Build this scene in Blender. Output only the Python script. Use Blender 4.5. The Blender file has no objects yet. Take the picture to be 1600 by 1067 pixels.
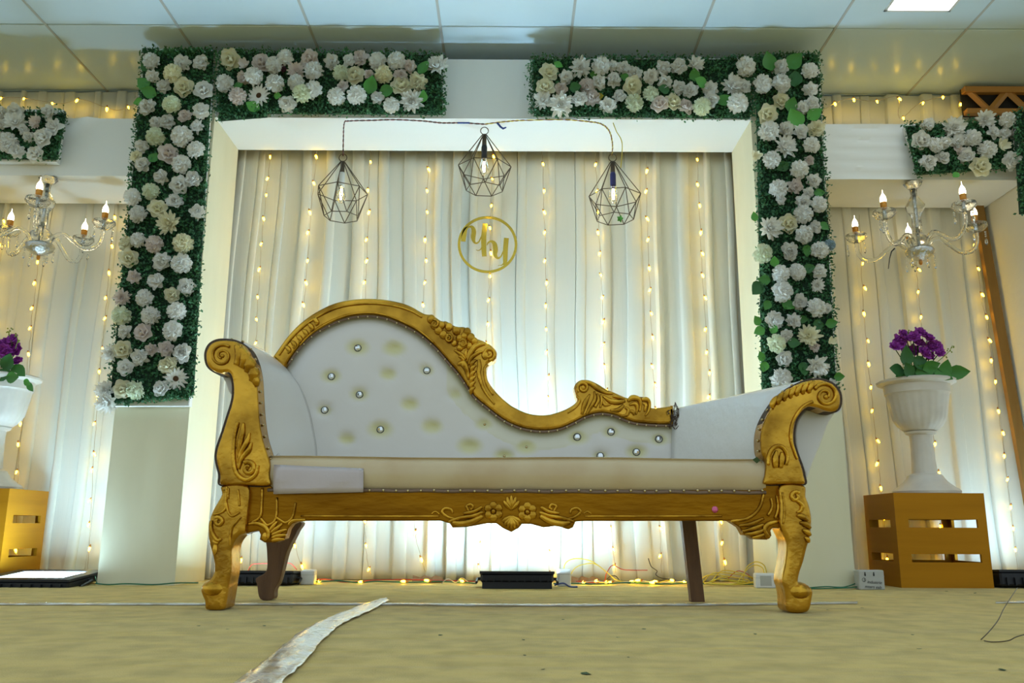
import bpy, math, random
import numpy as np
from mathutils import Matrix, Vector, Quaternion
from mathutils.geometry import delaunay_2d_cdt

random.seed(7)
RNG = np.random.default_rng(7)
SC = bpy.context.scene
COL = SC.collection
PI = math.pi

# ------------------------------------------------------------------ camera
FPX = 1333.0
PITCH = math.atan(FPX / 6093.0)
ROLL = math.atan(30 / 6093.0)
CAMZ = 0.25
_fw = np.array([0, math.cos(PITCH), math.sin(PITCH)])
_r0 = np.array([1.0, 0, 0]); _u0 = np.cross(_r0, _fw)
_R = math.cos(ROLL) * _r0 + math.sin(ROLL) * _u0
_U = math.cos(ROLL) * _u0 - math.sin(ROLL) * _r0
cam_data = bpy.data.cameras.new('camera')
cam_data.sensor_width = 36.0
cam_data.lens = FPX / 1600.0 * 36.0
cam_data.clip_start = 0.05
cam = bpy.data.objects.new('camera', cam_data)
COL.objects.link(cam)
cam.matrix_world = Matrix(((_R[0], _U[0], -_fw[0], 0), (_R[1], _U[1], -_fw[1], 0), (_R[2], _U[2], -_fw[2], CAMZ), (0, 0, 0, 1)))
SC.camera = cam

# ------------------------------------------------------------------ world, exposure
world = bpy.data.worlds.new('hall'); SC.world = world
world.use_nodes = True
WB = world.node_tree.nodes['Background']
WB.inputs[0].default_value = (0.82, 0.98, 1.06, 1)
WB.inputs[1].default_value = 0.53
cy = SC.cycles
cy.max_bounces = 6; cy.diffuse_bounces = 3; cy.glossy_bounces = 3; cy.transmission_bounces = 6; cy.transparent_max_bounces = 6; cy.caustics_reflective = False; cy.caustics_refractive = False
SC.view_settings.view_transform = 'Standard'
SC.view_settings.look = 'None'
SC.view_settings.gamma = 1.0
SC.view_settings.use_curve_mapping = False
SC.view_settings.exposure = 0.55
FLOOD_E = 100.0       # radiance of the floodlight glass
FLOOD_C = (0.62, 0.96, 1.22)
BULB_E = 24.0
CANDLE_E = 6.0
PANEL_E = 5.0

# ------------------------------------------------------------------ measuring: a pixel of the photo on the plane at depth Y (or height z)
def ray(px, py): return _fw + _R * (px - 800) / FPX - _U * (py - 533.5) / FPX
def P(px, py, Y): d = ray(px, py); return np.array([0, 0, CAMZ]) + d * (Y / d[1])
def G(px, py, z=0.0): d = ray(px, py); return np.array([0, 0, CAMZ]) + d * ((z - CAMZ) / d[2])
def mpp(px, py, Y): return float(abs(P(px + 1, py, Y)[0] - P(px, py, Y)[0]))   # metres per pixel there

YF, YC, YS, YB = 3.85, 4.22, 3.92, 4.33     # front of main frame, centre curtain, front of side frames, side curtains
ZC = 2.62                                    # ceiling

# ------------------------------------------------------------------ materials
def mat(name, color, rough=0.6, metal=0.0, var=None, vscale=8.0, bump=0.0, bscale=40.0, emit=None, estr=0.0, trans=0.0, ior=1.45,
        coat=0.0, stretch=(1, 1, 1), objcol=False, stain=None, sss=0.0, alpha=1.0, sheen=0.0, vlo=0.4, vhi=0.7, spec=0.5):
    m = bpy.data.materials.new(name); m.use_nodes = True
    nt = m.node_tree; b = nt.nodes['Principled BSDF']; L = nt.links.new
    b.inputs['Base Color'].default_value = (*color, 1)
    b.inputs['Roughness'].default_value = rough
    b.inputs['Metallic'].default_value = metal
    b.inputs['Transmission Weight'].default_value = trans
    b.inputs['IOR'].default_value = ior
    b.inputs['Coat Weight'].default_value = coat
    b.inputs['Coat Roughness'].default_value = 0.15
    b.inputs['Alpha'].default_value = alpha
    b.inputs['Sheen Weight'].default_value = sheen
    b.inputs['Specular IOR Level'].default_value = spec
    if sss: b.inputs['Subsurface Weight'].default_value = sss
    if emit is not None:
        b.inputs['Emission Color'].default_value = (*emit, 1); b.inputs['Emission Strength'].default_value = estr
    src = None
    if objcol:
        oi = nt.nodes.new('ShaderNodeObjectInfo'); src = oi.outputs['Color']
    tc = None
    def coords(scale):
        nonlocal tc
        if tc is None: tc = nt.nodes.new('ShaderNodeTexCoord')
        mp = nt.nodes.new('ShaderNodeMapping'); mp.inputs['Scale'].default_value = [scale * s for s in stretch]
        L(tc.outputs['Object'], mp.inputs[0]); return mp.outputs[0]
    if var is not None:
        n = nt.nodes.new('ShaderNodeTexNoise'); n.inputs['Scale'].default_value = 1.0; n.inputs['Detail'].default_value = 5
        L(coords(vscale), n.inputs['Vector'])
        r = nt.nodes.new('ShaderNodeMapRange'); r.inputs[1].default_value = vlo; r.inputs[2].default_value = vhi
        L(n.outputs['Fac'], r.inputs[0])
        mx = nt.nodes.new('ShaderNodeMix'); mx.data_type = 'RGBA'
        L(r.outputs[0], mx.inputs[0]); mx.inputs[7].default_value = (*var, 1)
        if src is not None: L(src, mx.inputs[6])
        else: mx.inputs[6].default_value = (*color, 1)
        src = mx.outputs[2]
    if stain is not None:
        at = nt.nodes.new('ShaderNodeAttribute'); at.attribute_name = 'stain'
        mx = nt.nodes.new('ShaderNodeMix'); mx.data_type = 'RGBA'
        L(at.outputs['Fac'], mx.inputs[0]); mx.inputs[7].default_value = (*stain, 1)
        if src is not None: L(src, mx.inputs[6])
        else: mx.inputs[6].default_value = (*color, 1)
        src = mx.outputs[2]
    if src is not None: L(src, b.inputs['Base Color'])
    if bump:
        n = nt.nodes.new('ShaderNodeTexNoise'); n.inputs['Scale'].default_value = 1.0; n.inputs['Detail'].default_value = 6
        L(coords(bscale), n.inputs['Vector'])
        bp = nt.nodes.new('ShaderNodeBump'); bp.inputs['Strength'].default_value = bump; bp.inputs['Distance'].default_value = 0.01
        L(n.outputs['Fac'], bp.inputs['Height']); L(bp.outputs[0], b.inputs['Normal'])
    return m

M = {}
M['carpet'] = mat('beige_carpet', (0.70, 0.53, 0.165), 0.95, var=(0.52, 0.39, 0.115), vscale=11.0, bump=0.45, bscale=260, sheen=0.2, spec=0.1)
M['ceiling'] = mat('pvc_ceiling_panel', (0.70, 0.86, 0.97), 0.26, var=(0.66, 0.81, 0.92), vscale=1.5)
M['tee'] = mat('ceiling_bar', (0.50, 0.52, 0.52), 0.5)
M['wall'] = mat('plain_wall', (0.55, 0.50, 0.40), 0.9)
M['cloth'] = mat('white_stretch_cloth', (0.78, 0.75, 0.55), 0.75, var=(0.73, 0.70, 0.50), vscale=5, bump=0.25, bscale=9, stretch=(1, 1, 0.35), sheen=0.15, spec=0.2)
M['clothw'] = mat('lit_white_cloth', (0.79, 0.81, 0.80), 0.75, bump=0.25, bscale=9, sheen=0.15, spec=0.2)  # lit copy of the frame cloth; the headers' extra light is in this colour
M['cloth2'] = mat('cream_stretch_cloth', (0.76, 0.74, 0.64), 0.8, bump=0.35, bscale=10, stretch=(0.4, 1, 1.2), spec=0.2)
M['curtain'] = mat('cream_satin_curtain', (0.70, 0.70, 0.62), 0.55, var=(0.66, 0.67, 0.60), vscale=4, bump=0.12, bscale=60, stretch=(1, 1, 0.1), sheen=0.2, spec=0.3)
M['gold'] = mat('worn_gold_paint', (0.74, 0.41, 0.045), 0.24, 0.92, var=(0.23, 0.105, 0.010), vscale=7, bump=0.28, bscale=32, vlo=0.38, vhi=0.70)
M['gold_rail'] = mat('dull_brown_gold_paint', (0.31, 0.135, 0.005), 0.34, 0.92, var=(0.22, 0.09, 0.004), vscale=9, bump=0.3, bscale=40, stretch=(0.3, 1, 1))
M['gold_hi'] = mat('bright_gold_paint', (0.72, 0.40, 0.04), 0.24, 0.92, var=(0.28, 0.13, 0.010), vscale=16, bump=0.3, bscale=60)
M['rawwood'] = mat('raw_brown_wood', (0.17, 0.085, 0.035), 0.6, var=(0.11, 0.055, 0.025), vscale=30, stretch=(1, 1, 0.2), bump=0.3, bscale=90)
M['dark'] = mat('dark_edging', (0.07, 0.045, 0.03), 0.7, bump=0.6, bscale=200)
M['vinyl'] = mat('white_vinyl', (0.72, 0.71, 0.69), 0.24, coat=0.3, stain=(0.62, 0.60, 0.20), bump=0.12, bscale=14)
M['vinyl2'] = mat('clear_film_over_white_vinyl', (0.76, 0.77, 0.76), 0.16, coat=0.6, bump=0.5, bscale=26, stretch=(1.2, 1, 0.5))
M['seatvinyl'] = mat('floor_bounce_white_vinyl', (0.62, 0.51, 0.32), 0.22, coat=0.3, var=(0.55, 0.41, 0.23), vscale=5, bump=0.15, bscale=9)  # white vinyl with the yellow floor bounce put into its colour
M['patch'] = mat('grey_pink_tape', (0.50, 0.43, 0.42), 0.10, coat=1.0, bump=0.35, bscale=11)
M['nail'] = mat('brass_nail', (0.55, 0.45, 0.25), 0.25, 1.0)
M['piping'] = mat('brown_piping', (0.20, 0.13, 0.085), 0.6)
M['crystal'] = mat('crystal', (0.85, 0.90, 0.95), 0.05, 0.85)
M['ring'] = mat('button_ring', (0.10, 0.10, 0.11), 0.3, 0.9)
M['pink'] = mat('pink_gem', (0.65, 0.10, 0.25), 0.15, 0.4, coat=1.0)
M['petal'] = mat('petal_fabric', (0.8, 0.8, 0.78), 0.7, objcol=True, sheen=0.2, spec=0.2)
def petal_thin(m):
    nt = m.node_tree; b = nt.nodes['Principled BSDF']; out = nt.nodes['Material Output']; src = b.inputs['Base Color'].links[0].from_socket
    tr = nt.nodes.new('ShaderNodeBsdfTranslucent'); mx = nt.nodes.new('ShaderNodeMixShader'); mx.inputs[0].default_value = 0.42
    nt.links.new(src, tr.inputs['Color']); nt.links.new(b.outputs[0], mx.inputs[1]); nt.links.new(tr.outputs[0], mx.inputs[2]); nt.links.new(mx.outputs[0], out.inputs[0])
petal_thin(M['petal'])
M['box_leaf'] = mat('boxwood_leaf', (0.028, 0.115, 0.05), 0.5, var=(0.075, 0.25, 0.10), vscale=22)
M['matgreen'] = mat('green_mat', (0.012, 0.04, 0.02), 0.9)
M['leaf'] = mat('silk_leaf', (0.07, 0.26, 0.035), 0.5, objcol=True)
M['brown'] = mat('flower_heart', (0.14, 0.06, 0.015), 0.9, bump=1.0, bscale=400)
M['yellowheart'] = mat('yellow_heart', (0.75, 0.62, 0.12), 0.8, bump=1.0, bscale=400)
M['board'] = mat('foam_board', (0.80, 0.81, 0.79), 0.7)
M['wire'] = mat('dark_iron_wire', (0.10, 0.075, 0.05), 0.45, 0.6)
M['socket'] = mat('black_socket', (0.02, 0.02, 0.022), 0.4)
M['socketw'] = mat('white_socket', (0.75, 0.75, 0.72), 0.4)
M['socketb'] = mat('blue_socket', (0.03, 0.03, 0.14), 0.35)
M['clearbulb'] = mat('clear_glass_bulb', (1, 0.97, 0.9), 0.02, trans=1.0, ior=1.2)
M['filament'] = mat('glowing_filament', (1, 0.8, 0.4), 0.5, emit=(1, 0.78, 0.38), estr=22)
M['glass'] = mat('cut_crystal_glass', (0.97, 0.99, 1.0), 0.02, trans=1.0, ior=1.38, bump=0.35, bscale=70)
M['chrome'] = mat('chrome', (0.6, 0.6, 0.58), 0.15, 1.0, bump=0.6, bscale=90)
M['copper'] = mat('copper_socket', (0.62, 0.27, 0.05), 0.3, 0.8)
M['candle'] = mat('frosted_candle_bulb', (1, 0.95, 0.85), 0.4, emit=(1.0, 0.85, 0.55), estr=CANDLE_E)
M['fairy'] = mat('fairy_bulb', (1, 0.8, 0.35), 0.3, emit=(1.0, 0.60, 0.018), estr=BULB_E)
M['fairycap'] = mat('fairy_bulb_holder', (0.55, 0.22, 0.05), 0.4, spec=0.5)
M['clearwire'] = mat('clear_plastic_wire', (0.42, 0.33, 0.20), 0.4)
M['acrylic'] = mat('gold_mirror_acrylic', (0.60, 0.42, 0.05), 0.16, 0.85)
M['urn'] = mat('white_plastic_urn', (0.72, 0.68, 0.62), 0.4, var=(0.62, 0.58, 0.53), vscale=9)
M['purple'] = mat('purple_petal', (0.30, 0.03, 0.36), 0.6, var=(0.50, 0.09, 0.55), vscale=40)
M['crate'] = mat('gold_painted_mdf', (0.46, 0.20, 0.008), 0.42, 0.3, var=(0.40, 0.17, 0.006), spec=0.15, vscale=6, stretch=(0.3, 0.3, 4))
M['black'] = mat('black_lamp_housing', (0.012, 0.014, 0.02), 0.45)
for k, f in (('a', 1.55), ('b', 0.28), ('c', 0.30), ('d', 0.12)): M['lampglass_' + k] = mat('floodlight_glass_' + k, (1, 1, 1), 0.2, emit=FLOOD_C, estr=FLOOD_E * f)
M['panelglass'] = mat('ceiling_panel_diffuser', (1, 1, 1), 0.4, emit=(0.93, 0.98, 1.0), estr=PANEL_E)
M['whiteplastic'] = mat('white_plastic', (0.76, 0.77, 0.77), 0.4)
M['greyplastic'] = mat('grey_plastic', (0.46, 0.47, 0.44), 0.5)
M['ink'] = mat('black_ink', (0.03, 0.03, 0.03), 0.7)
for n, c in dict(red=(0.5, 0.05, 0.03), green=(0.02, 0.16, 0.08), yellow=(0.72, 0.58, 0.06), blackw=(0.015, 0.015, 0.015), blue=(0.02, 0.05, 0.25), whitew=(0.7, 0.68, 0.62), darkred=(0.22, 0.05, 0.05)).items():
    M[n] = mat('cable_' + n, c, 0.4)
M['tape'] = mat('clear_packing_tape', (0.70, 0.70, 0.66), 0.14, coat=0.7, var=(0.47, 0.40, 0.27), vscale=16, bump=0.7, bscale=35, vlo=0.42, vhi=0.6)
M['card'] = mat('brown_cardboard', (0.32, 0.19, 0.10), 0.9)
M['orangewood'] = mat('orange_wood', (0.48, 0.22, 0.05), 0.5)
M['stripwood'] = mat('brown_wood_strip', (0.30, 0.16, 0.035), 0.55, var=(0.22, 0.11, 0.02), vscale=20, stretch=(1, 1, 0.1))
M['scrap'] = mat('dry_green_leaf', (0.05, 0.09, 0.03), 0.8)
M['black_hole'] = mat('painted_hole_shade', (0.015, 0.012, 0.01), 0.9)

# ------------------------------------------------------------------ mesh building
class MB:
    def __init__(s): s.v = []; s.f = []
    def add(s, vs, fs):
        o = len(s.v); s.v.extend([tuple(map(float, p)) for p in vs]); s.f.extend([tuple(i + o for i in f) for f in fs]); return s
    def box(s, lo, hi):
        (a, b, c), (d, e, f) = lo, hi
        return s.add([(a, b, c), (d, b, c), (d, e, c), (a, e, c), (a, b, f), (d, b, f), (d, e, f), (a, e, f)],
                     [(0, 3, 2, 1), (4, 5, 6, 7), (0, 1, 5, 4), (1, 2, 6, 5), (2, 3, 7, 6), (3, 0, 4, 7)])
    def cbox(s, lo, hi, c=0.004):                         # box with chamfered edges
        lo, hi = np.array(lo, float), np.array(hi, float); mid = (lo + hi) / 2
        vs = []; idx = {}
        for sx in (0, 1):
            for sy in (0, 1):
                for sz in (0, 1):
                    k = (sx, sy, sz); base = [(lo, hi)[k[i]][i] for i in range(3)]
                    for ax in range(3):
                        p = list(base)
                        for j in range(3):
                            if j != ax: p[j] += c if k[j] == 0 else -c
                        idx[(k, ax)] = len(vs); vs.append(p)
        fs = []
        for ax in range(3):
            a, b = [(1, 2), (2, 0), (0, 1)][ax]
            for sd in (0, 1):
                q = []
                for (u, w) in ((0, 0), (1, 0), (1, 1), (0, 1)):
                    k = [0, 0, 0]; k[ax] = sd; k[a] = u; k[b] = w; q.append(idx[(tuple(k), ax)])
                fs.append(q if sd else q[::-1])
            for u in (0, 1):
                for w in (0, 1):
                    k0 = [0, 0, 0]; k0[a] = u; k0[b] = w; k1 = list(k0); k1[ax] = 1; k0, k1 = tuple(k0), tuple(k1)
                    fs.append((idx[(k0, a)], idx[(k1, a)], idx[(k1, b)], idx[(k0, b)]))
        for k in {k for k, _ in idx}: fs.append((idx[(k, 0)], idx[(k, 1)], idx[(k, 2)]))
        return s.add(vs, fs)
    def tube(s, pts, r, n=8, caps=True, flat=1.0, flat_axis=(0, 1, 0)):
        pts = [np.array(p, float) for p in pts]
        rs = [r] * len(pts) if np.isscalar(r) else list(r)
        T = []
        for i in range(len(pts)):
            t = pts[min(i + 1, len(pts) - 1)] - pts[max(i - 1, 0)]; T.append(t / (np.linalg.norm(t) + 1e-12))
        up = np.array(flat_axis, float) if flat != 1.0 else None
        a = np.array([0, 0, 1.0]) if abs(T[0][2]) < 0.9 else np.array([1.0, 0, 0])
        vs = []; fs = []
        for i, (p, t) in enumerate(zip(pts, T)):
            if up is not None:
                x = np.cross(t, up); nx = np.linalg.norm(x); x = x / nx if nx > 1e-6 else np.array([1.0, 0, 0]); y = up * flat
            else:
                a = a - t * (a @ t); a /= (np.linalg.norm(a) + 1e-12); x = a; y = np.cross(t, a)
            for k in range(n):
                th = 2 * PI * k / n; vs.append(p + rs[i] * (math.cos(th) * x + math.sin(th) * y))
        for i in range(len(pts) - 1):
            for k in range(n):
                k2 = (k + 1) % n; fs.append((i * n + k, i * n + k2, (i + 1) * n + k2, (i + 1) * n + k))
        if caps: fs.append(tuple(range(n))[::-1]); fs.append(tuple(range((len(pts) - 1) * n, len(pts) * n)))
        return s.add(vs, fs)
    def lathe(s, prof, c=(0, 0, 0), n=24, flute=0.0, nf=20, zr=None, axis='z'):
        vs = []; fs = []
        for (r, z) in prof:
            for k in range(n):
                th = 2 * PI * k / n; rr = r
                if flute and (zr is None or zr[0] <= z <= zr[1]): rr = r * (1 + flute * math.cos(nf * th))
                q = (rr * math.cos(th), rr * math.sin(th), z)
                vs.append((c[0] + q[0], c[1] + q[1], c[2] + q[2]))
        for i in range(len(prof) - 1):
            for k in range(n):
                k2 = (k + 1) % n; fs.append((i * n + k, i * n + k2, (i + 1) * n + k2, (i + 1) * n + k))
        fs.append(tuple(range(n))[::-1]); fs.append(tuple(range((len(prof) - 1) * n, len(prof) * n)))
        return s.add(vs, fs)
    def ell(s, c, r, nu=10, nv=6):
        r = (r, r, r) if np.isscalar(r) else r
        vs = [(c[0], c[1], c[2] - r[2])]; fs = []
        for j in range(1, nv):
            ph = -PI / 2 + PI * j / nv
            for k in range(nu):
                th = 2 * PI * k / nu
                vs.append((c[0] + r[0] * math.cos(ph) * math.cos(th), c[1] + r[1] * math.cos(ph) * math.sin(th), c[2] + r[2] * math.sin(ph)))
        vs.append((c[0], c[1], c[2] + r[2])); e = len(vs) - 1
        for k in range(nu): fs.append((0, 1 + (k + 1) % nu, 1 + k)); fs.append((e, e - nu + k, e - nu + (k + 1) % nu))
        for j in range(nv - 2):
            for k in range(nu):
                k2 = (k + 1) % nu; a = 1 + j * nu; fs.append((a + k, a + k2, a + nu + k2, a + nu + k))
        return s.add(vs, fs)
    def grid(s, g):                                       # g: rows of points
        h = len(g); w = len(g[0]); vs = [p for row in g for p in row]
        return s.add(vs, [(j * w + i, j * w + i + 1, (j + 1) * w + i + 1, (j + 1) * w + i) for j in range(h - 1) for i in range(w - 1)])
    def prism(s, xz, y0, y1, bev=0.006, steps=3, back=False):   # outline in the x-z plane, front at y0, rounded front edge
        o = np.array(xz, float); s.wn = True
        area = 0.5 * np.sum(o[:, 0] * np.roll(o[:, 1], -1) - np.roll(o[:, 0], -1) * o[:, 1])
        if area < 0: o = o[::-1]
        d = np.roll(o, -1, 0) - np.roll(o, 1, 0); d /= (np.linalg.norm(d, axis=1, keepdims=True) + 1e-12)
        nrm = np.stack([d[:, 1], -d[:, 0]], 1)            # outward
        n = len(o); rings = [(o, y1)]
        for k in range(steps + 1):
            a = (PI / 2) * k / steps; rings.append((o - nrm * bev * (1 - math.cos(a)), y0 + bev * (1 - math.sin(a))))
        vs = []; fs = []
        for (q, y) in rings: vs += [(p[0], y, p[1]) for p in q]
        for i in range(len(rings) - 1):
            for k in range(n):
                k2 = (k + 1) % n; fs.append((i * n + k2, i * n + k, (i + 1) * n + k, (i + 1) * n + k2)[::-1])
        vo, _, fo, ov, _, _ = delaunay_2d_cdt([Vector((p[0], p[1])) for p in o], [], [list(range(n))], 1, 1e-7); e = (len(rings) - 1) * n
        for t in fo:
            if len(t) != 3 or not all(ov[i] for i in t): continue
            a, b, c = [ov[i][0] for i in t]; cr = (o[b][0] - o[a][0]) * (o[c][1] - o[a][1]) - (o[b][1] - o[a][1]) * (o[c][0] - o[a][0])
            if cr < 0: b, c = c, b
            fs.append((e + a, e + b, e + c)); fs.append((a, c, b))
        return s.add(vs, fs)

def mesh(name, mb, m=None, smooth=False):
    me = bpy.data.meshes.new(name); me.from_pydata(mb.v, [], mb.f)
    if smooth: me.polygons.foreach_set('use_smooth', [True] * len(me.polygons))
    if m is not None: me.materials.append(M[m] if isinstance(m, str) else m)
    me.update(); return me

def loc_of(o):
    return np.array(o.location) + (loc_of(o.parent) if o.parent else 0)

def obj(name, mb, m, parent=None, smooth=False, angle=None):
    wn = getattr(mb, 'wn', False)
    if parent is not None:
        l = loc_of(parent); mb.v = [(p[0] - l[0], p[1] - l[1], p[2] - l[2]) for p in mb.v]
    me = mesh(name, mb, m, smooth)
    o = bpy.data.objects.new(name, me); COL.objects.link(o)
    if parent is not None: o.parent = parent
    if smooth and angle: me.set_sharp_from_angle(angle=math.radians(angle))
    if smooth and wn:
        w = o.modifiers.new('normals', 'WEIGHTED_NORMAL'); w.keep_sharp = True; w.weight = 90
    return o

def inst(name, me, parent, loc, rot=None, scale=1.0, color=None):    # share mesh data; loc in world
    o = bpy.data.objects.new(name, me); COL.objects.link(o)
    if parent is not None: o.parent = parent; loc = np.array(loc) - loc_of(parent)
    o.location = loc
    if rot is not None:
        o.rotation_mode = 'QUATERNION'; o.rotation_quaternion = rot
    o.scale = (scale,) * 3 if np.isscalar(scale) else scale
    if color is not None: o.color = (*color, 1)
    return o

def tag(o, label, cat=None, group=None, kind=None):
    o['label'] = label
    if cat: o['category'] = cat
    if group: o['group'] = group
    if kind: o['kind'] = kind
    return o
def thing(name, loc, label, cat, group=None):
    o = bpy.data.objects.new(name, None); COL.objects.link(o); o.location = tuple(map(float, loc)); o.empty_display_size = 0.1
    return tag(o, label, cat, group)
def struct(name, mb, m, label=None, parent=None):
    o = obj(name, mb, m, parent)
    if parent is None:
        o['kind'] = 'structure'
        if label: o['label'] = label
    return o

def catmull(pts, per=6, closed=False):
    p = np.array(pts, float); n = len(p); out = []
    for i in range(n if closed else n - 1):
        if closed: a, b, c, d = p[(i - 1) % n], p[i], p[(i + 1) % n], p[(i + 2) % n]
        else: a, b, c, d = p[max(i - 1, 0)], p[i], p[i + 1], p[min(i + 2, n - 1)]
        for k in range(per):
            t = k / per
            out.append(0.5 * ((2 * b) + (c - a) * t + (2 * a - 5 * b + 4 * c - d) * t * t + (3 * b - a - 3 * c + d) * t ** 3))
    if not closed: out.append(p[-1])
    return np.array(out)
def zt(pts, z):     # enlarged-crop coordinates -> photo pixels; z = (x0, y0, scale)
    return [(z[0] + p[0] / z[2], z[1] + p[1] / z[2], *p[2:]) for p in pts]
def xz(pts, Y): return [(lambda q: (q[0], q[2]))(P(a, b, Y)) for a, b in pts]

# ================================================================== THE SETTING
def carpet_folds():
    nt = M['carpet'].node_tree; L = nt.links.new; b = nt.nodes['Principled BSDF']
    first = b.inputs['Normal'].links[0].from_node
    tc = nt.nodes.new('ShaderNodeTexCoord'); mp = nt.nodes.new('ShaderNodeMapping'); mp.inputs['Scale'].default_value = (1.1, 7.0, 1); mp.inputs['Rotation'].default_value = (0, 0, 0.06)
    n = nt.nodes.new('ShaderNodeTexNoise'); n.inputs['Scale'].default_value = 1.0; n.inputs['Detail'].default_value = 3; n.inputs['Distortion'].default_value = 0.6
    bp = nt.nodes.new('ShaderNodeBump'); bp.inputs['Strength'].default_value = 1.0; bp.inputs['Distance'].default_value = 0.035
    L(tc.outputs['Object'], mp.inputs[0]); L(mp.outputs[0], n.inputs['Vector']); L(n.outputs['Fac'], bp.inputs['Height']); L(bp.outputs[0], first.inputs['Normal'])
carpet_folds()
struct('floor', MB().box((-14, -16.0, -0.06), (14, 4.9, 0.0)), 'carpet', 'beige felt carpet covering the stage floor')
ceil = struct('ceiling', MB().box((-5.5, 2.42, ZC + 0.03), (5.5, 4.9, ZC + 0.1)), 'tee', 'white panelled suspended ceiling')
PITCHX, X0, YSEAM = 0.637, -0.354, 3.71
panel_me = mesh('ceiling_panel', MB().cbox((0.004, 0.004, 0), (PITCHX - 0.004, PITCHX - 0.004, 0.02), 0.003), 'ceiling')
LX0, LX1, LY0, LY1 = 1.73, 2.04, 3.26, 3.565
for i in range(-6, 7):
    for j in range(-2, 2):
        x, y = X0 + i * PITCHX, YSEAM + j * PITCHX
        if j == -1 and i == 3:
            continue
        inst('ceiling_panel', panel_me, ceil, (x, y, ZC))
# the panel around the lamp, with its square cut-out
x, y = X0 + 3 * PITCHX + 0.004, YSEAM - PITCHX + 0.004; x2, y2 = x + PITCHX - 0.008, y + PITCHX - 0.008
mb = MB(); mb.box((x, y, ZC), (x2, LY0, ZC + 0.02)); mb.box((x, LY1, ZC), (x2, y2, ZC + 0.02)); mb.box((x, LY0, ZC), (LX0, LY1, ZC + 0.02)); mb.box((LX1, LY0, ZC), (x2, LY1, ZC + 0.02))
obj('ceiling_panel', mb, 'ceiling', ceil)
for i in range(-6, 8):
    x = X0 + i * PITCHX
    obj('ceiling_bar', MB().box((x - 0.006, YSEAM - 2 * PITCHX, ZC - 0.002), (x + 0.006, 4.86, ZC + 0.03)), 'tee', ceil)
lp = thing('ceiling_light', ((LX0 + LX1) / 2, (LY0 + LY1) / 2, ZC), 'square white recessed panel light in the ceiling', 'ceiling light')
obj('diffuser', MB().box((LX0 + 0.012, LY0 + 0.012, ZC + 0.002), (LX1 - 0.012, LY1 - 0.012, ZC + 0.012)), 'panelglass', lp)
mb = MB(); mb.box((LX0, LY0, ZC - 0.004), (LX1, LY0 + 0.012, ZC + 0.014)); mb.box((LX0, LY1 - 0.012, ZC - 0.004), (LX1, LY1, ZC + 0.014))
mb.box((LX0, LY0, ZC - 0.004), (LX0 + 0.012, LY1, ZC + 0.014)); mb.box((LX1 - 0.012, LY0, ZC - 0.004), (LX1, LY1, ZC + 0.014))
obj('frame', mb, 'whiteplastic', lp)
struct('wall_back', MB().box((-5.5, 4.5, 0), (5.5, 4.56, ZC + 0.03)), 'wall', 'plain wall hidden behind the curtains')

# ------------------------------------------------------------------ cloth-covered frames
def wavy_box(lo, hi, nx=10, nz=20, amp=0.004, seed=0, face='y', wr=None):
    """box whose front (-y) face is a loosely stretched cloth"""
    rg = np.random.default_rng(seed); ph = rg.uniform(0, 6.28, 8)
    mb = MB()
    def off(u, w): return amp * (math.sin(5.1 * u + 2.0 * w + ph[0]) * math.sin(3.3 * w - 1.7 * u + ph[1]) + 0.5 * math.sin(13 * u + ph[2] + 5 * w)) * (math.sin(PI * u) * math.sin(PI * w)) ** 0.3 if 0 < u < 1 and 0 < w < 1 else 0
    us = np.linspace(0, 1, nx + 1); ws = np.linspace(0, 1, nz + 1)
    g = [[(lo[0] + (hi[0] - lo[0]) * u, lo[1] + off(u, w) + (wr(u, w) if wr else 0), lo[2] + (hi[2] - lo[2]) * w) for u in us] for w in ws]
    mb.grid(g)
    gb = [[(p[0], hi[1], p[2]) for p in row] for row in g]
    nx1 = nx + 1; nz1 = nz + 1
    mb2 = MB(); mb2.grid([[*reversed(r)] for r in gb]); mb.add(mb2.v, mb2.f)
    def side(a, b): mb.grid([a, b])
    yy = np.linspace(lo[1], hi[1], 6)
    def strip(front): return [[(p[0], y if k else p[1], p[2]) for p in front] for k, y in enumerate(yy)]
    mb.grid(strip(g[0])[::-1]); mb.grid(strip(g[-1])); mb.grid(strip([r[0] for r in g])); mb.grid(strip([r[-1] for r in g])[::-1])
    return mb
fr = thing('backdrop_frame', (-0.14, YF, 0), 'tall white cloth-covered arch frame behind the sofa', 'backdrop frame')
PLX0, PLX1, PRX0, PRX1 = -1.80, -1.462, 1.165, 1.50
ZH = 2.21
obj('pillar', wavy_box((PLX0, YF, 0), (PLX1, YC, 2.55), 8, 26, 0.004, 1), 'cloth', fr, True, 40)
obj('pillar', wavy_box((PRX0, YF, 0), (PRX1, YC, 2.55), 8, 26, 0.004, 2), 'cloth', fr, True, 40)
hb = obj('header', wavy_box((PLX1, YF + 0.002, ZH), (PRX0, YC, 2.53), 30, 8, 0.005, 3), 'clothw', fr, True, 40)
def wr_left(u, w):
    a = 0
    for (c, k) in ((0.55, 1.0), (0.64, 1.0), (0.45, 0.5)):
        d = (u - c) - (w - 0.5) * 0.35
        a += k * 0.020 * math.exp(-(d / 0.022) ** 2)
    return -a
sl = thing('side_frame', (-2.6, YS, 1.93), 'grey-white cloth-covered beam of the left bay, above the cropped chandelier', 'backdrop frame', 'side bays')
obj('header', wavy_box((-3.5, YS, 1.93), (PLX0 - 0.002, YB - 0.04, 2.235), 60, 10, 0.003, 4, wr=wr_left), 'clothw', sl, True, 40)
obj('pillar', wavy_box((-3.5, YS, 0), (-3.2, YB - 0.04, 1.93), 6, 12, 0.003, 8), 'cloth2', sl, True, 40)
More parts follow.
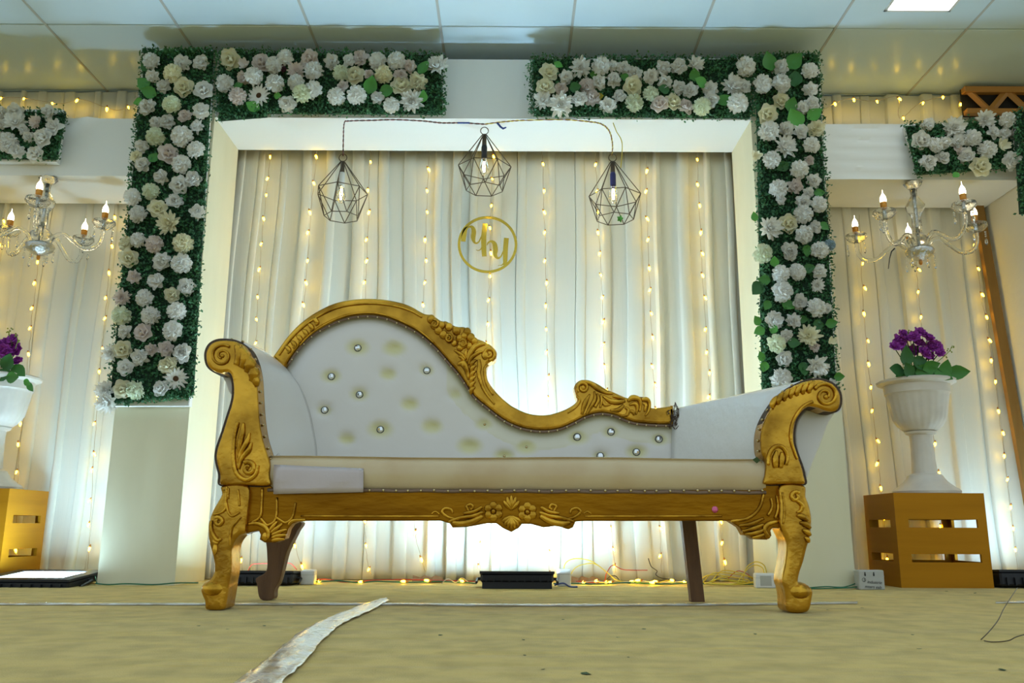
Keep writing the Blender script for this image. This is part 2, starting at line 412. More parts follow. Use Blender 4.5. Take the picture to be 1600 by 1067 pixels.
def wr_right(u, w): return -0.007 * math.sin(30 * w + 2 * u + 1.5 * math.sin(5 * u)) * min(1, 5 * u) * (1 - u)
sr = thing('side_frame', (2.6, YS, 0), 'cream cloth-covered beam and post of the right bay, around the whole chandelier', 'backdrop frame', 'side bays')
obj('header', wavy_box((PRX1 + 0.002, YS, 1.93), (2.515, YB - 0.04, 2.225), 40, 14, 0.003, 5, wr=wr_right), 'clothw', sr, True, 40)
mb = wavy_box((2.517, YS, 0), (2.95, YB - 0.04, 2.225), 8, 20, 0.004, 6)
mb.v = [(p[0] + max(0, 1.93 - p[2]) * 0.045, p[1], p[2]) for p in mb.v]
obj('pillar', mb, 'cloth2', sr, True, 40)

# ------------------------------------------------------------------ curtains
def curtain(name, edges, Y, z1, label, seed, sharp=1.0):
    rg = np.random.default_rng(seed); xs = []; ys = []
    for a, b in zip(edges[:-1], edges[1:]):
        A = rg.uniform(0.010, 0.026) * sharp; wr = rg.uniform(0.2, 0.5); tilt = rg.uniform(-0.012, 0.016)
        for t, d in ((0.0, 0.0), (0.015, 0.8), (0.05, 1.0), (wr * 0.5, 0.95), (wr * 0.9, 0.85), (wr, 0.7), (wr + 0.025, 0.15), (wr + 0.15, 0.05), (0.75, 0.0), (0.96, -0.05)):
            xs.append(a + (b - a) * t); ys.append(-A * d + tilt * (1 - t))
    xs.append(edges[-1]); ys.append(0)
    zs = np.concatenate([np.linspace(0.003, 0.25, 6), np.linspace(0.4, z1, 14)])
    ph = rg.uniform(0, 6.28, 4); g = []
    for z in zs:
        sp = 1 + 0.5 * math.exp(-z / 0.25); row = []
        for x, y in zip(xs, ys):
            dx = 0.010 * math.sin(2.1 * z + 3 * x + ph[0]) + 0.006 * math.sin(4.7 * z + 5 * x + ph[1])
            dy = 0.004 * math.sin(3.3 * z + 7 * x + ph[2]) + 0.02 * math.exp(-z / 0.1) * math.sin(19 * x + ph[3])
            row.append((x + dx, min(Y + y * sp + dy, Y + 0.03), z))
        g.append(row)
    o = obj(name, MB().grid(g), 'curtain', None, True, 50)
    sm = o.modifiers.new('thickness', 'SOLIDIFY'); sm.thickness = 0.003; sm.offset = 1
    return tag(o, label, 'curtain', 'pleated backdrop curtains')
ce = [P(px, 300, YC)[0] for px in (352, 388, 425, 462, 502, 545, 588, 630, 680, 708, 737, 772, 810, 860, 902, 942, 980, 1025, 1062, 1105, 1138, 1168)]
ce[0] = PLX1 - 0.04; ce[-1] = PRX0 + 0.04
curtain('curtain', ce, YC + 0.085, ZH + 0.1, 'wide cream pleated curtain filling the central arch behind the sofa', 11)
def redges(a, b, w, seed):
    rg = np.random.default_rng(seed); e = [a]
    while e[-1] < b - w * 1.3: e.append(e[-1] + w * rg.uniform(0.65, 1.35))
    return e + [b]
curtain('curtain', redges(-3.19, PLX0 + 0.05, 0.135, 21), YB, ZC - 0.02, 'cream pleated curtain in the left bay behind the cropped chandelier', 12, 0.9)
curtain('curtain', redges(PRX1 - 0.05, 2.80, 0.135, 22), YB, ZC - 0.02, 'cream pleated curtain in the right bay behind the whole chandelier', 13, 0.9)
# wooden strip in the right bay corner and lattice under the ceiling
mb = MB(); mb.add([(xx + dx, yy, zz) for yy in (YB - 0.075, YB - 0.045) for (xx, zz) in ((2.455, 2.2), (2.575, 0.0)) for dx in (-0.024, 0.024)],
                  [(0, 2, 3, 1), (4, 5, 7, 6), (0, 1, 5, 4), (2, 6, 7, 3), (0, 4, 6, 2), (1, 3, 7, 5)])
tag(obj('wooden_strip', mb, 'stripwood'), 'long brown wooden batten standing in the corner of the right bay', 'batten')
lt = thing('wooden_lattice', (2.55, YB - 0.08, 2.3), 'orange wooden lattice panel under the ceiling at the far right', 'lattice')
lz0, lz1 = 2.44, 2.60
_lt = lt
lx0 = P(1503, 160, YB - 0.08)[0]
obj('hole_shade_sheet', MB().box((lx0, YB - 0.045, lz0), (3.3, YB - 0.035, lz1)), 'black_hole', lt)  # added dark sheet standing in for the shade inside the lattice holes
obj('rail', MB().cbox((lx0, YB - 0.085, lz1 - 0.035), (3.3, YB - 0.045, lz1), 0.004), 'orangewood', lt)
obj('rail', MB().cbox((lx0, YB - 0.085, lz0), (3.3, YB - 0.045, lz0 + 0.03), 0.004), 'orangewood', lt)
for k in range(6):
    xa = lx0 + 0.03 + 0.105 * k; xb = xa + 0.105
    za, zb = (lz1 - 0.02, lz0 + 0.02) if k % 2 == 0 else (lz0 + 0.02, lz1 - 0.02)
    q = MB(); q.tube([(xa, YB - 0.065, za), (xb, YB - 0.065, zb)], 0.020, 4, True, 0.6); obj('brace', q, 'orangewood', lt)

# ================================================================== THE SOFA
SF, SB, SR = 2.74, 3.10, 3.16        # front plane, plane of the backrest, rear
Z4, Z5, Z6 = (300, 460, 3.3333), (680, 460, 3.3333), (1020, 560, 4.447)
Z7, Z8, Z9 = (300, 720, 3.8095), (660, 740, 3.8095), (1020, 740, 4.447)
ZR1, ZR2, ZL = (640, 480, 8.894), (880, 580, 8.889), (320, 740, 8.894)
sofa = thing('sofa', (0.0, SF + 0.2, 0), 'white tufted chaise sofa with carved gold wooden frame and curved back', 'sofa')

STROKE_W = [1.0]     # width multiplier of the carving knife
def strokes(mb, items, Y, proud=0.0, flat=0.7, n=8):
    flat *= 1.5; proud += 0.0015; ws = STROKE_W[0]
    """carved ridges: each item is a list of (px, py, half-width px)"""
    for it in items:
        c = catmull(it, 4); rr = []; pts = []
        for a, b, w in c:
            q = P(a, b, Y); pts.append((q[0], Y - proud, q[2])); rr.append(max(w, 0.2) * ws * mpp(a, b, Y))
        mb.tube(pts, rr, n, True, flat)
def spiral(cx, cy, r0, r1, turns, a0, w0, w1, n=22, sgn=1):
    out = []
    for k in range(n + 1):
        t = k / n; a = a0 + sgn * turns * 2 * PI * t; r = r0 + (r1 - r0) * t
        out.append((cx + r * math.cos(a), cy + r * math.sin(a), w0 + (w1 - w0) * t))
    return out
def ball(mb, cx, cy, rx, ry, Y, proud=0.0, depth=0.6):
    q = P(cx, cy, Y); k = mpp(cx, cy, Y); mb.ell((q[0], Y - proud, q[2]), (rx * k, depth * min(rx, ry) * k, ry * k), 12, 8)
def rosette(mb, cx, cy, r, Y, n=5, a0=0.3, proud=0.0):
    for k in range(n):
        a = a0 + 2 * PI * k / n; ball(mb, cx + 0.6 * r * math.cos(a), cy + 0.6 * r * math.sin(a), 0.45 * r, 0.45 * r, Y, proud, 0.7)
    ball(mb, cx, cy, 0.3 * r, 0.3 * r, Y, proud + 0.5 * r * mpp(cx, cy, Y), 0.8)

# ---- left arm post
LPOST = zt([(170, 232), (235, 240), (290, 272), (325, 335), (345, 420), (352, 520), (360, 640), (375, 740), (395, 810), (415, 880), (413, 940), (410, 1000), (280, 1002), (150, 998),
            (140, 940), (122, 860), (128, 800), (155, 720), (180, 640), (205, 560), (212, 500), (205, 440), (188, 412), (150, 418), (110, 405), (76, 370), (68, 310), (88, 262), (125, 238)], Z4)
RPOST = zt([(765, 880), (768, 800), (772, 720), (742, 660), (735, 560), (750, 470), (790, 380), (850, 290), (930, 212), (1020, 162), (1110, 140), (1200, 148), (1270, 188), (1306, 250), (1306, 330),
            (1270, 375), (1200, 375), (1130, 350), (1075, 348), (1030, 390), (1000, 440), (985, 520), (990, 600), (1015, 680), (1040, 750), (1055, 810), (1055, 880), (910, 884)], Z6)
def inset(pts, d):
    o = np.array(pts, float); area = 0.5 * np.sum(o[:, 0] * np.roll(o[:, 1], -1) - np.roll(o[:, 0], -1) * o[:, 1])
    t = np.roll(o, -1, 0) - np.roll(o, 1, 0); t /= np.linalg.norm(t, axis=1, keepdims=True) + 1e-9
    n = np.stack([t[:, 1], -t[:, 0]], 1) * (1 if area > 0 else -1)
    return o - n * d
lp_s, rp_s = catmull(LPOST, 5, True), catmull(RPOST, 5, True)
lpost = obj('arm_post', MB().prism(xz(inset(lp_s, 2.2), SF - 0.02), SF - 0.03, SF + 0.05, 0.010), 'gold', sofa, True, 50)
rpost = obj('arm_post', MB().prism(xz(inset(rp_s, 2.2), SF - 0.02), SF - 0.03, SF + 0.05, 0.010), 'gold', sofa, True, 50)
obj('edging', MB().prism(xz(lp_s, SF), SF - 0.012, SF + 0.055, 0.004), 'dark', lpost, True, 50)
obj('edging', MB().prism(xz(rp_s, SF), SF - 0.012, SF + 0.055, 0.004), 'dark', rpost, True, 50)
CF = SF - 0.032
c = MB()
strokes(c, [spiral(347, 556, 18, 4, 1.55, -0.9, 2.4, 1.6, 30, -1)], CF); ball(c, 347, 556, 3.2, 3.2, CF)
strokes(c, [zt([(235, 265, 5), (250, 320, 8), (235, 370, 6)], Z4), zt([(255, 280, 5), (280, 335, 10), (260, 385, 6)], Z4), zt([(280, 320, 5), (305, 370, 11), (290, 410, 6)], Z4),
            zt([(300, 370, 5), (325, 415, 10), (312, 455, 5)], Z4), zt([(320, 400, 4), (335, 450, 7), (340, 480, 3)], Z4)], CF, 0, 0.7)
c2 = obj('scroll_carving', c, 'gold_hi', lpost, True)
STROKE_W[0] = 1.55
c = MB()
strokes(c, [[(a, b, w) for a, b, w in zt([(238, 665, 2.0), (222, 740, 2.0), (216, 850, 2.2), (232, 930, 2.4), (282, 966, 2.4), (330, 938, 2.2), (342, 890, 1.8)], Z4)],
            zt([(268, 668, 1.2), (262, 720, 3.0), (248, 790, 2.6), (240, 850, 1.0)], Z4), zt([(300, 720, 1.0), (285, 770, 2.8), (258, 820, 2.4), (240, 880, 1.2)], Z4),
            zt([(310, 770, 1.0), (295, 810, 2.6), (262, 850, 2.4), (242, 910, 1.4)], Z4), zt([(252, 690, 1), (240, 750, 2), (232, 800, 1)], Z4),
            [(a, b, w) for a, b, w in spiral(388, 732, 11, 3, 1.2, -2.2, 2.8, 2.0, 20, 1)]], CF, 0, 0.7)
ball(c, 386, 731, 3.5, 3.5, CF)
obj('acanthus_carving', c, 'gold_hi', lpost, True)
STROKE_W[0] = 1.25
c = MB()
strokes(c, [spiral(1290, 618, 20, 4, 1.5, -2.6, 2.6, 1.8, 30, 1)], CF); ball(c, 1291, 620, 4, 4, CF)
for k in range(7):
    t = k / 6.0; x = 1206 + 58 * t; y = 628 - 24 * t - 4 * math.sin(PI * t)
    strokes(c, [[(x + 8, y - 9, 1.4), (x + 4, y - 3, 3.4), (x, y + 5, 3.6), (x + 2, y + 10, 1.4)]], CF, 0, 0.7)
strokes(c, [zt([(1110, 300, 2.2), (1050, 330, 2.0), (1000, 390, 2.0), (965, 470, 2.0), (960, 560, 2.0), (985, 650, 1.8), (1005, 700, 1.5)], Z6)], CF, 0, 0.6)
obj('scroll_carving', c, 'gold_hi', rpost, True)
c = MB()
strokes(c, [zt([(800, 740, 2.4), (805, 680, 2.6), (830, 630, 2.8), (870, 608, 2.8), (910, 625, 2.8), (935, 680, 2.6), (925, 740, 2.4)], Z6),
            zt([(860, 640, 1.5), (850, 700, 4.5), (855, 760, 3)], Z6), zt([(895, 650, 1.5), (895, 700, 4.0), (888, 760, 2.5)], Z6)], CF, 0, 0.6)
obj('arch_carving', c, 'gold_hi', rpost, True)

# ---- front legs
LLEG = zt([(175, 148), (172, 200), (140, 260), (110, 320), (92, 400), (94, 480), (115, 560), (126, 620), (122, 680), (90, 730), (50, 768), (50, 800), (70, 850), (80, 899), (180, 899), (198, 850), (212, 770), (216, 735),
           (225, 690), (232, 620), (232, 540), (245, 490), (275, 450), (312, 432), (320, 380), (330, 300), (330, 148)], Z7)
RLEG = zt([(890, 80), (885, 200), (884, 330), (895, 390), (925, 450), (935, 520), (925, 620), (905, 720), (908, 770), (920, 800), (930, 870), (948, 962), (1080, 962), (1112, 870), (1116, 812), (1085, 782), (1020, 762), (1026, 690),
           (1050, 620), (1075, 520), (1095, 450), (1110, 330), (1095, 230), (1070, 160), (1055, 80)], Z9)
def leg_prism(pts, Yf, depth, bev=0.014):
    q = xz(catmull(pts, 4, True), Yf); zmin = min(p[1] for p in q)
    zs = max(p[1] for p in q); q = [(p[0], zs - (zs - p[1]) * zs / (zs - zmin)) for p in q]   # stand exactly on the carpet
    return MB().prism(q, Yf, Yf + depth, bev, 4)
lleg = obj('leg', leg_prism(LLEG, SF - 0.03, 0.095), 'gold', sofa, True, 50)
rleg = obj('leg', leg_prism(RLEG, SF - 0.03, 0.095), 'gold', sofa, True, 50)
c = MB()
strokes(c, [zt([(310, 180, 1.3), (300, 300, 1.3), (290, 420, 1.4), (285, 490, 1.4), (220, 545, 1.4), (110, 570, 1.2)], ZL), zt([(300, 400, 1.2), (320, 520, 1.4), (370, 590, 1.5), (430, 570, 1.4), (480, 540, 1.2)], ZL),
            zt([(460, 220, 1.2), (475, 350, 1.3), (480, 450, 1.2)], ZL), zt([(330, 200, 1), (320, 350, 1.2)], ZL)], CF, 0, 0.7)
strokes(c, [spiral(341, 815, 7.5, 2.5, 1.1, -2.2, 2.8, 2.6, 18, 1), zt([(90, 650, 2), (85, 760, 2.6), (120, 860, 2.8), (180, 930, 2.6), (230, 900, 1.6)], ZL), zt([(120, 920, 1.4), (150, 960, 2.6), (190, 960, 1.6)], ZL),
            zt([(500, 600, 1.2), (430, 680, 1.6), (370, 760, 1.8), (350, 900, 1.6), (350, 1000, 1.2)], ZL)], CF, 0, 0.7)
ball(c, 336, 858, 4, 9, CF)
obj('knee_carving', c, 'gold_hi', lleg, True)
c = MB()
strokes(c, [spiral(1243, 776, 8, 2.5, 1.1, -0.8, 2.8, 2.4, 18, -1), zt([(990, 180, 2), (1035, 215, 2.8), (1030, 255, 2.4), (1000, 270, 1.4)], Z9), zt([(1000, 290, 1.5), (1040, 300, 4.2), (1075, 330, 2)], Z9),
            zt([(1020, 340, 1.5), (1060, 350, 4.2), (1095, 380, 2)], Z9), zt([(1040, 390, 1.5), (1070, 405, 4.0), (1095, 430, 2)], Z9), zt([(1055, 440, 1.2), (1075, 455, 3.2), (1085, 480, 1.4)], Z9),
            zt([(900, 130, 1.4), (915, 250, 1.8), (905, 350, 1.4)], Z9)], CF, 0, 0.7)
obj('knee_carving', c, 'gold_hi', rleg, True)
for lg, fx in ((lleg, 333.5), (rleg, 1248.5)):
    c = MB(); q = P(fx, 922, SF - 0.02)
    c.ell((q[0], SF + 0.008, 0.064), (0.044, 0.054, 0.029), 18, 10); obj('foot_pad', c, 'gold_hi', lg, True)
# ---- rear legs
RLL = zt([(395, 360), (640, 360), (625, 420), (585, 500), (560, 560), (540, 640), (515, 730), (490, 775), (480, 831), (405, 831), (386, 745), (380, 705), (440, 662), (445, 560), (435, 470), (410, 420)], Z7)
o = leg_prism([(a, b) for a, b in RLL], SB - 0.01, 0.05, 0.004); obj('leg', o, 'rawwood', sofa, True, 40)
q = xz([(1064, 800), (1086, 800), (1101.5, 936), (1080, 936)], SB + 0.02); z0 = q[2][1]; q[2] = (q[2][0], 0); q[3] = (q[3][0], 0)
obj('leg', MB().prism(q, SB + 0.02, SB + 0.06, 0.003), 'rawwood', sofa)

# ---- front rail with its carved lower edge
def line(x0, x1, y, n): return [(x0 + (x1 - x0) * k / n, y) for k in range(n + 1)]
bottom = zt([(318, 432), (340, 428), (400, 415), (411, 440), (405, 468), (435, 486), (500, 487), (558, 462), (575, 405), (598, 375), (640, 358)], Z7)
bottom += line(480, 680, 813.5, 8)
bottom += zt([(110, 280), (165, 298), (180, 322), (260, 318), (330, 306), (390, 295), (440, 295), (480, 325), (530, 348), (575, 322), (592, 300), (650, 300), (720, 320), (800, 310), (870, 331), (895, 320), (912, 285)], Z8)
bottom += line(915, 1128, 813.8, 8)
bottom += zt([(530, 328), (600, 372), (630, 425), (665, 432), (700, 456), (790, 459), (822, 430), (814, 396), (830, 376), (885, 380)], Z9)
top = [(1222, 757), (1193, 757)] + line(1190, 428, 766, 20) + [(424, 757), (380, 757)]
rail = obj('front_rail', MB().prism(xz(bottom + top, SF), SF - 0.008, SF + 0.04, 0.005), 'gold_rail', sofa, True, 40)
CR = SF - 0.010
STROKE_W[0] = 1.5
c = MB()     # left bracket
strokes(c, [zt([(600, 200, 1), (600, 330, 1.3)], ZL), zt([(800, 200, 1.4), (790, 420, 1.4), (770, 600, 1.4), (640, 680, 1.2)], ZL), zt([(780, 620, 1.4), (830, 680, 1.6), (880, 715, 1.6), (990, 620, 1.4), (1000, 330, 1.2)], ZL),
            zt([(1000, 610, 1.4), (1060, 650, 1.5), (1130, 680, 1.5), (1220, 600, 1.4), (1260, 400, 1.2)], ZL), zt([(600, 700, 1.4), (720, 690, 2.2), (830, 730, 2.6), (885, 810, 2.6), (880, 900, 2.2)], ZL),
            zt([(1010, 660, 1), (950, 730, 2.2), (905, 790, 1.6)], ZL), zt([(1080, 690, 1), (1000, 760, 2.4), (920, 820, 1.6)], ZL), zt([(1140, 770, 1), (1030, 810, 2.4), (930, 850, 1.6)], ZL), zt([(1130, 850, 1), (1030, 860, 2.4), (930, 890, 1.6)], ZL),
            zt([(1110, 910, 1), (1020, 910, 2.2), (930, 930, 1.4)], ZL), zt([(1160, 710, 1.2), (1230, 650, 1.8), (1400, 640, 1.4)], ZL)], CR, 0, 0.7)
ball(c, 414, 838, 6, 7, CR)
obj('bracket_carving', c, 'gold_hi', rail, True)
c = MB()     # right bracket
strokes(c, [zt([(770, 140, 1.4), (740, 240, 1.8), (660, 310, 1.8), (540, 330, 1.4)], Z9), zt([(600, 360, 1.2), (680, 350, 2.4), (770, 310, 1.6)], Z9), zt([(620, 400, 1.2), (700, 380, 2.4), (770, 350, 1.6)], Z9), zt([(640, 420, 1.2), (720, 410, 2.6), (770, 390, 1.6)], Z9),
            zt([(690, 445, 1.2), (740, 435, 2.4), (775, 420, 1.6)], Z9), zt([(870, 330, 1.8), (800, 350, 2.8), (775, 390, 2.8), (800, 430, 2.4)], Z9), zt([(820, 170, 1.2), (830, 230, 1.6), (800, 290, 1.6)], Z9), zt([(860, 150, 1.2), (870, 240, 1.6), (850, 310, 1.6)], Z9)], CR, 0, 0.7)
ball(c, 1199, 837, 5, 5, CR)
obj('bracket_carving', c, 'gold_hi', rail, True)
STROKE_W[0] = 1.15
c = MB()     # centre ornament
for cx, cy in ((771, 799), (824, 800)):
    for k in range(6):
        a = 0.5 + k * PI / 3; ball(c, cx + 9.5 * math.cos(a), cy + 9.5 * math.sin(a), 6.5, 6.5, CR, 0, 0.45)
    ball(c, cx, cy, 3.6, 3.6, CR, 0.006, 0.9)
for k in range(7):
    a = PI / 2 + (k - 3) * 0.36; strokes(c, [[(799, 806, 1.6), (799 + 11 * math.cos(a), 806 + 12 * math.sin(a), 3.2), (799 + 16 * math.cos(a), 806 + 20 * math.sin(a), 1.6)]], CR, 0, 0.7)
for k in range(5):
    a = -PI / 2 + (k - 2) * 0.5; strokes(c, [[(799, 796, 1.6), (799 + 9 * math.cos(a), 794 + 10 * math.sin(a), 3.2), (799 + 14 * math.cos(a), 792 + 18 * math.sin(a), 1.4)]], CR, 0, 0.6)
for sg in (-1, 1):
    fx = lambda x: 799 + sg * x
    strokes(c, [[(fx(45), 806, 3.2), (fx(60), 814, 4.4), (fx(78), 818, 4.2), (fx(92), 816, 2.6)], [(fx(44), 800, 2.6), (fx(60), 806, 3.0), (fx(80), 809, 2.6), (fx(98), 815, 2.2)], [(fx(46), 792, 2.4), (fx(58), 799, 2.8), (fx(75), 802, 2)],
                [(fx(66), 799, 1.6), (fx(70), 791, 2.2), (fx(63), 788, 2.2), (fx(60), 793, 2.0), (fx(64), 796, 1.6)],
                [(fx(82), 812, 1.8), (fx(98), 808, 2.0), (fx(108), 800, 2.2), (fx(103), 794, 2.2), (fx(94), 796, 2.0), (fx(92), 802, 1.6)], [(fx(112), 803, 0.8), (fx(119), 799, 1.2), (fx(125), 803, 0.8)]], CR, 0, 0.7)
obj('shell_and_flower_carving', c, 'gold_hi', rail, True)
c = MB(); strokes(c, [[(470, 806, 1.4), (575, 806.5, 1.4), (686, 806.5, 1.4)], [(914, 806.5, 1.4), (1020, 806.5, 1.4), (1128, 806, 1.4)]], CR, 0, 0.6); obj('moulding', c, 'gold_hi', rail, True)
c = MB(); q = P(1117, 796, CR)
c.ell((q[0], CR, q[2]), (0.011, 0.007, 0.011), 7, 5); tag(obj('gem', c, 'pink', rail), 'pink faceted gem')

# ---- seat
sx0, sx1 = P(421, 740, SF)[0], P(1194, 740, SF)[0]; zt0, zb0 = P(800, 714, SF)[2], P(800, 769, SF)[2]
hh = zt0 - zb0; prof = [(0.045, zb0 - 0.0), (0.006, zb0 + 0.004), (-0.010, zb0 + 0.02 * 1.2), (-0.016, zb0 + hh * 0.5), (-0.012, zb0 + hh * 0.78), (0.004, zb0 + hh * 0.94), (0.03, zt0), (0.36, zt0 - 0.004), (0.38, zb0)]
pr = catmull(prof, 4); xs = np.linspace(sx0, sx1, 60); rg = np.random.default_rng(3)
g = [[(x, SF + p[0] + (0.0015 * math.sin(31 * x) + 0.002 * math.sin(11 * x + 1)) * (1 if p[0] < 0.05 else 0), p[1] + (0.002 * math.sin(7 * x) if p[1] > zb0 + hh * 0.6 else 0)) for x in xs] for p in pr]
seat = obj('seat', MB().grid(g), 'seatvinyl', sofa, True, 60)
c = MB(); c.tube([(x, SF - 0.008, zb0 + 0.002 + 0.0012 * math.sin(40 * x)) for x in np.linspace(sx0, sx1, 60)], 0.0055, 6); obj('piping', c, 'piping', seat, True)
c = MB()
for px in np.arange(579, 1190, 20.3):
    q = P(px + random.uniform(-2, 2), 767 + random.uniform(-0.8, 0.8), SF); c.ell((q[0], SF - 0.014, q[2]), (0.0045, 0.003, 0.0045), 8, 4)
o = obj('nail_row', c, 'nail', seat, True); o['kind'] = 'stuff'
q0, q1 = P(428, 727, SF - 0.02), P(568, 769, SF - 0.02); cc = []
for j in range(6):
    w = j / 5; row = []
    for i in range(13):
        u = i / 12; a = P(428 + 140 * u, (726 + 6 * u) + w * ((772 - 3 * u) - (726 + 6 * u)), SF - 0.02)
        row.append((a[0], SF - 0.024 + 0.010 * (2 * w - 0.9) ** 2 * (w < 0.5) - 0.0015 * math.sin(9 * u + 4 * w), a[2]))
    cc.append(row)
o = obj('tape_patch', MB().grid(cc), 'patch', seat, True); sm = o.modifiers.new('thickness', 'SOLIDIFY'); sm.thickness = 0.002
tag(o, 'glossy greyish tape patch on the seat edge')
c = MB(); q = P(1182, 718, SF - 0.02); s2 = 0.012
c.add([(q[0] - s2, SF - 0.018, q[2]), (q[0], SF - 0.024, q[2] + s2 * 0.7), (q[0] + s2, SF - 0.02, q[2] - 0.002), (q[0], SF - 0.02, q[2] - s2)], [(0, 1, 3), (1, 2, 3)])
o = obj('leaf_scrap', c, 'scrap', seat); sm = o.modifiers.new('thickness', 'SOLIDIFY'); sm.thickness = 0.001

# ---- tufted back panel
inner = zt([(430, 480), (490, 390), (540, 310), (610, 230), (700, 170), (800, 128), (900, 112), (1000, 122), (1100, 160), (1190, 210), (1270, 280), (1340, 360), (1395, 425)], Z4) + \
    zt([(200, 530), (270, 590), (340, 645), (400, 678), (470, 702), (560, 712), (650, 700), (720, 670), (790, 635), (860, 620), (930, 630), (990, 655), (1050, 672), (1150, 680), (1240, 680)], Z5)
inn = catmull(inner, 6)
BTN = zt([(867, 283, 1), (1057, 287, 0), (730, 431, 1), (1025, 420, 0), (1225, 400, 1), (876, 525, 1), (1137, 577, 0), (1375, 525, 0), (695, 605, 1), (984, 706, 1), (1252, 692, 0), (811, 755, 0)], Z4) + \
    zt([(258, 678, 2), (180, 793, 0), (475, 796, 2), (738, 745, 1), (913, 718, 1), (1162, 756, 1), (1045, 823, 1), (858, 843, 1), (360, 843, 2)], Z5)
pxs = np.linspace(425, 1052, 190); rows = 46; g = []; stain = []
tops = np.interp(pxs, inn[:, 0], inn[:, 1])
bt = np.array([(b[0], b[1]) for b in BTN])
brand = np.random.default_rng(5).uniform(0.7, 1.3, len(bt))
edge = np.array(inn)
for j in range(rows):
    row = []
    for i, px in enumerate(pxs):
        py = tops[i] - 3 + (735 - tops[i]) * j / (rows - 1)
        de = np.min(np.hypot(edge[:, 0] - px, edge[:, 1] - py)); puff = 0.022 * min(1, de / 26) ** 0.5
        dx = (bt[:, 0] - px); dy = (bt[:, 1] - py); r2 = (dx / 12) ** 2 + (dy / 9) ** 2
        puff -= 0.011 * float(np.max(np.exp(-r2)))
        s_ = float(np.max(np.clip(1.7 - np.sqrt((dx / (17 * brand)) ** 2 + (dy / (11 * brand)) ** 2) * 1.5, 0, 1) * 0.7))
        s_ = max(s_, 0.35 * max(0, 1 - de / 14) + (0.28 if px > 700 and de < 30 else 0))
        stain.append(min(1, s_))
        q = P(px, py, SB); row.append((q[0], SB - puff, q[2]))
    g.append(row)
back = obj('backrest', MB().grid(g), 'vinyl', sofa, True)
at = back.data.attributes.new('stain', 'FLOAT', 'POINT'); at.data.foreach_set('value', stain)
c = MB(); a, b = P(425, 600, SB + 0.012), P(1052, 700, SB + 0.012)
pts = [(x, y) for x, y in zip(pxs, tops)] + [(1052, 790), (425, 790)]
obj('back_board', MB().prism(xz(pts, SB + 0.012), SB + 0.012, SB + 0.03, 0.001, 1), 'dark', sofa)
crys = mesh('button', MB().ell((0, 0, 0), (0.0115, 0.009, 0.0115), 8, 5), 'crystal')
brg = mesh('button_ring', MB().tube([(0.0125 * math.cos(a), 0.003, 0.0125 * math.sin(a)) for a in np.linspace(0, 2 * PI, 17)], 0.0022, 6), 'ring', True)
small = mesh('button', MB().ell((0, 0, 0), (0.005, 0.004, 0.005), 8, 6), 'nail')
for (bx, by, k) in BTN:
    q = P(bx, by, SB)
    if k == 1:
        b_ = inst('button', crys, back, (q[0], SB - 0.016, q[2])); r_ = bpy.data.objects.new('button_ring', brg); COL.objects.link(r_); r_.parent = b_
    elif k == 2: inst('button', small, back, (q[0], SB - 0.011, q[2]))

STROKE_W[0] = 1.15
# ---- carved gold top rail
outer = zt([(425, 335), (460, 285), (500, 230), (560, 165), (640, 105), (740, 55), (840, 33), (940, 28), (1040, 38), (1130, 62), (1210, 105)], Z4) + [(676, 494), (690, 503)] + \
    zt([(60, 145), (110, 172), (160, 178), (200, 225), (260, 252), (300, 278), (319, 312), (310, 345), (275, 366), (266, 420), (285, 470), (330, 525), (390, 578), (450, 610), (500, 626), (560, 631), (620, 622), (690, 595), (735, 560),
        (729, 525), (722, 485), (745, 455), (790, 448), (840, 468), (890, 498), (925, 512), (990, 540), (1010, 540), (1050, 535), (1110, 545), (1120, 592), (1170, 592), (1235, 583)], Z5)
oc = catmull(outer, 5); poly = np.vstack([oc, inn[::-1][:-4]])
trail = obj('top_rail', MB().prism(xz(poly, SB - 0.01), SB - 0.035, SB + 0.045, 0.012, 4), 'gold', sofa, True, 55)
CT = SB - 0.037
c = MB()
strokes(c, [[(p[0] + 0, p[1] + 6.0, 1.3) for p in oc[4:50:3]], zt([(60, 300, 1.2), (300, 520, 1.2), (420, 640, 1.2), (520, 720, 1.2)], (680, 440, 6.5)) if False else [(p[0], p[1] - 5, 1.3) for p in inn[14:62:3]]], CT, 0, 0.6)
obj('moulding', c, 'gold_hi', trail, True)
c = MB()
for k in range(6):
    a = zt([(500, 280), (530, 255), (560, 225), (590, 195), (620, 165), (645, 135)], Z4)[k]
    strokes(c, [[(a[0] - 5, a[1] - 3, 1.0), (a[0] - 1, a[1] - 1, 3.2), (a[0] + 2, a[1] + 4, 3.0), (a[0] - 1, a[1] + 8, 1.2)]], CT, 0, 0.7)
obj('leaf_carving', c, 'gold_hi', trail, True)
c = MB()
def zb(x, y, r, ry=None, pr=0.0, d=0.7): ball(c, ZR1[0] + x / ZR1[2], ZR1[1] + y / ZR1[2], r / ZR1[2], (ry or r) / ZR1[2], CT, pr, d)
for (x, y, r) in ((300, 165, 60), (350, 245, 65), (440, 250, 55), (400, 320, 60), (545, 275, 55), (470, 380, 60), (540, 420, 60), (650, 330, 58), (690, 430, 50), (620, 500, 45), (800, 340, 55), (850, 420, 60), (900, 470, 50), (740, 500, 75), (830, 540, 50), (700, 560, 50), (760, 400, 50)):
    zb(x, y, r, r * 1.1)
for (x, y) in ((350, 240), (545, 440), (745, 510)):
    strokes(c, [spiral(ZR1[0] + x / ZR1[2], ZR1[1] + y / ZR1[2], 6, 1.5, 1.4, x, 1.5, 1.2, 16)], CT, 0.010, 0.8, 6)
obj('rose_carving', c, 'gold_hi', trail, True)
c = MB()
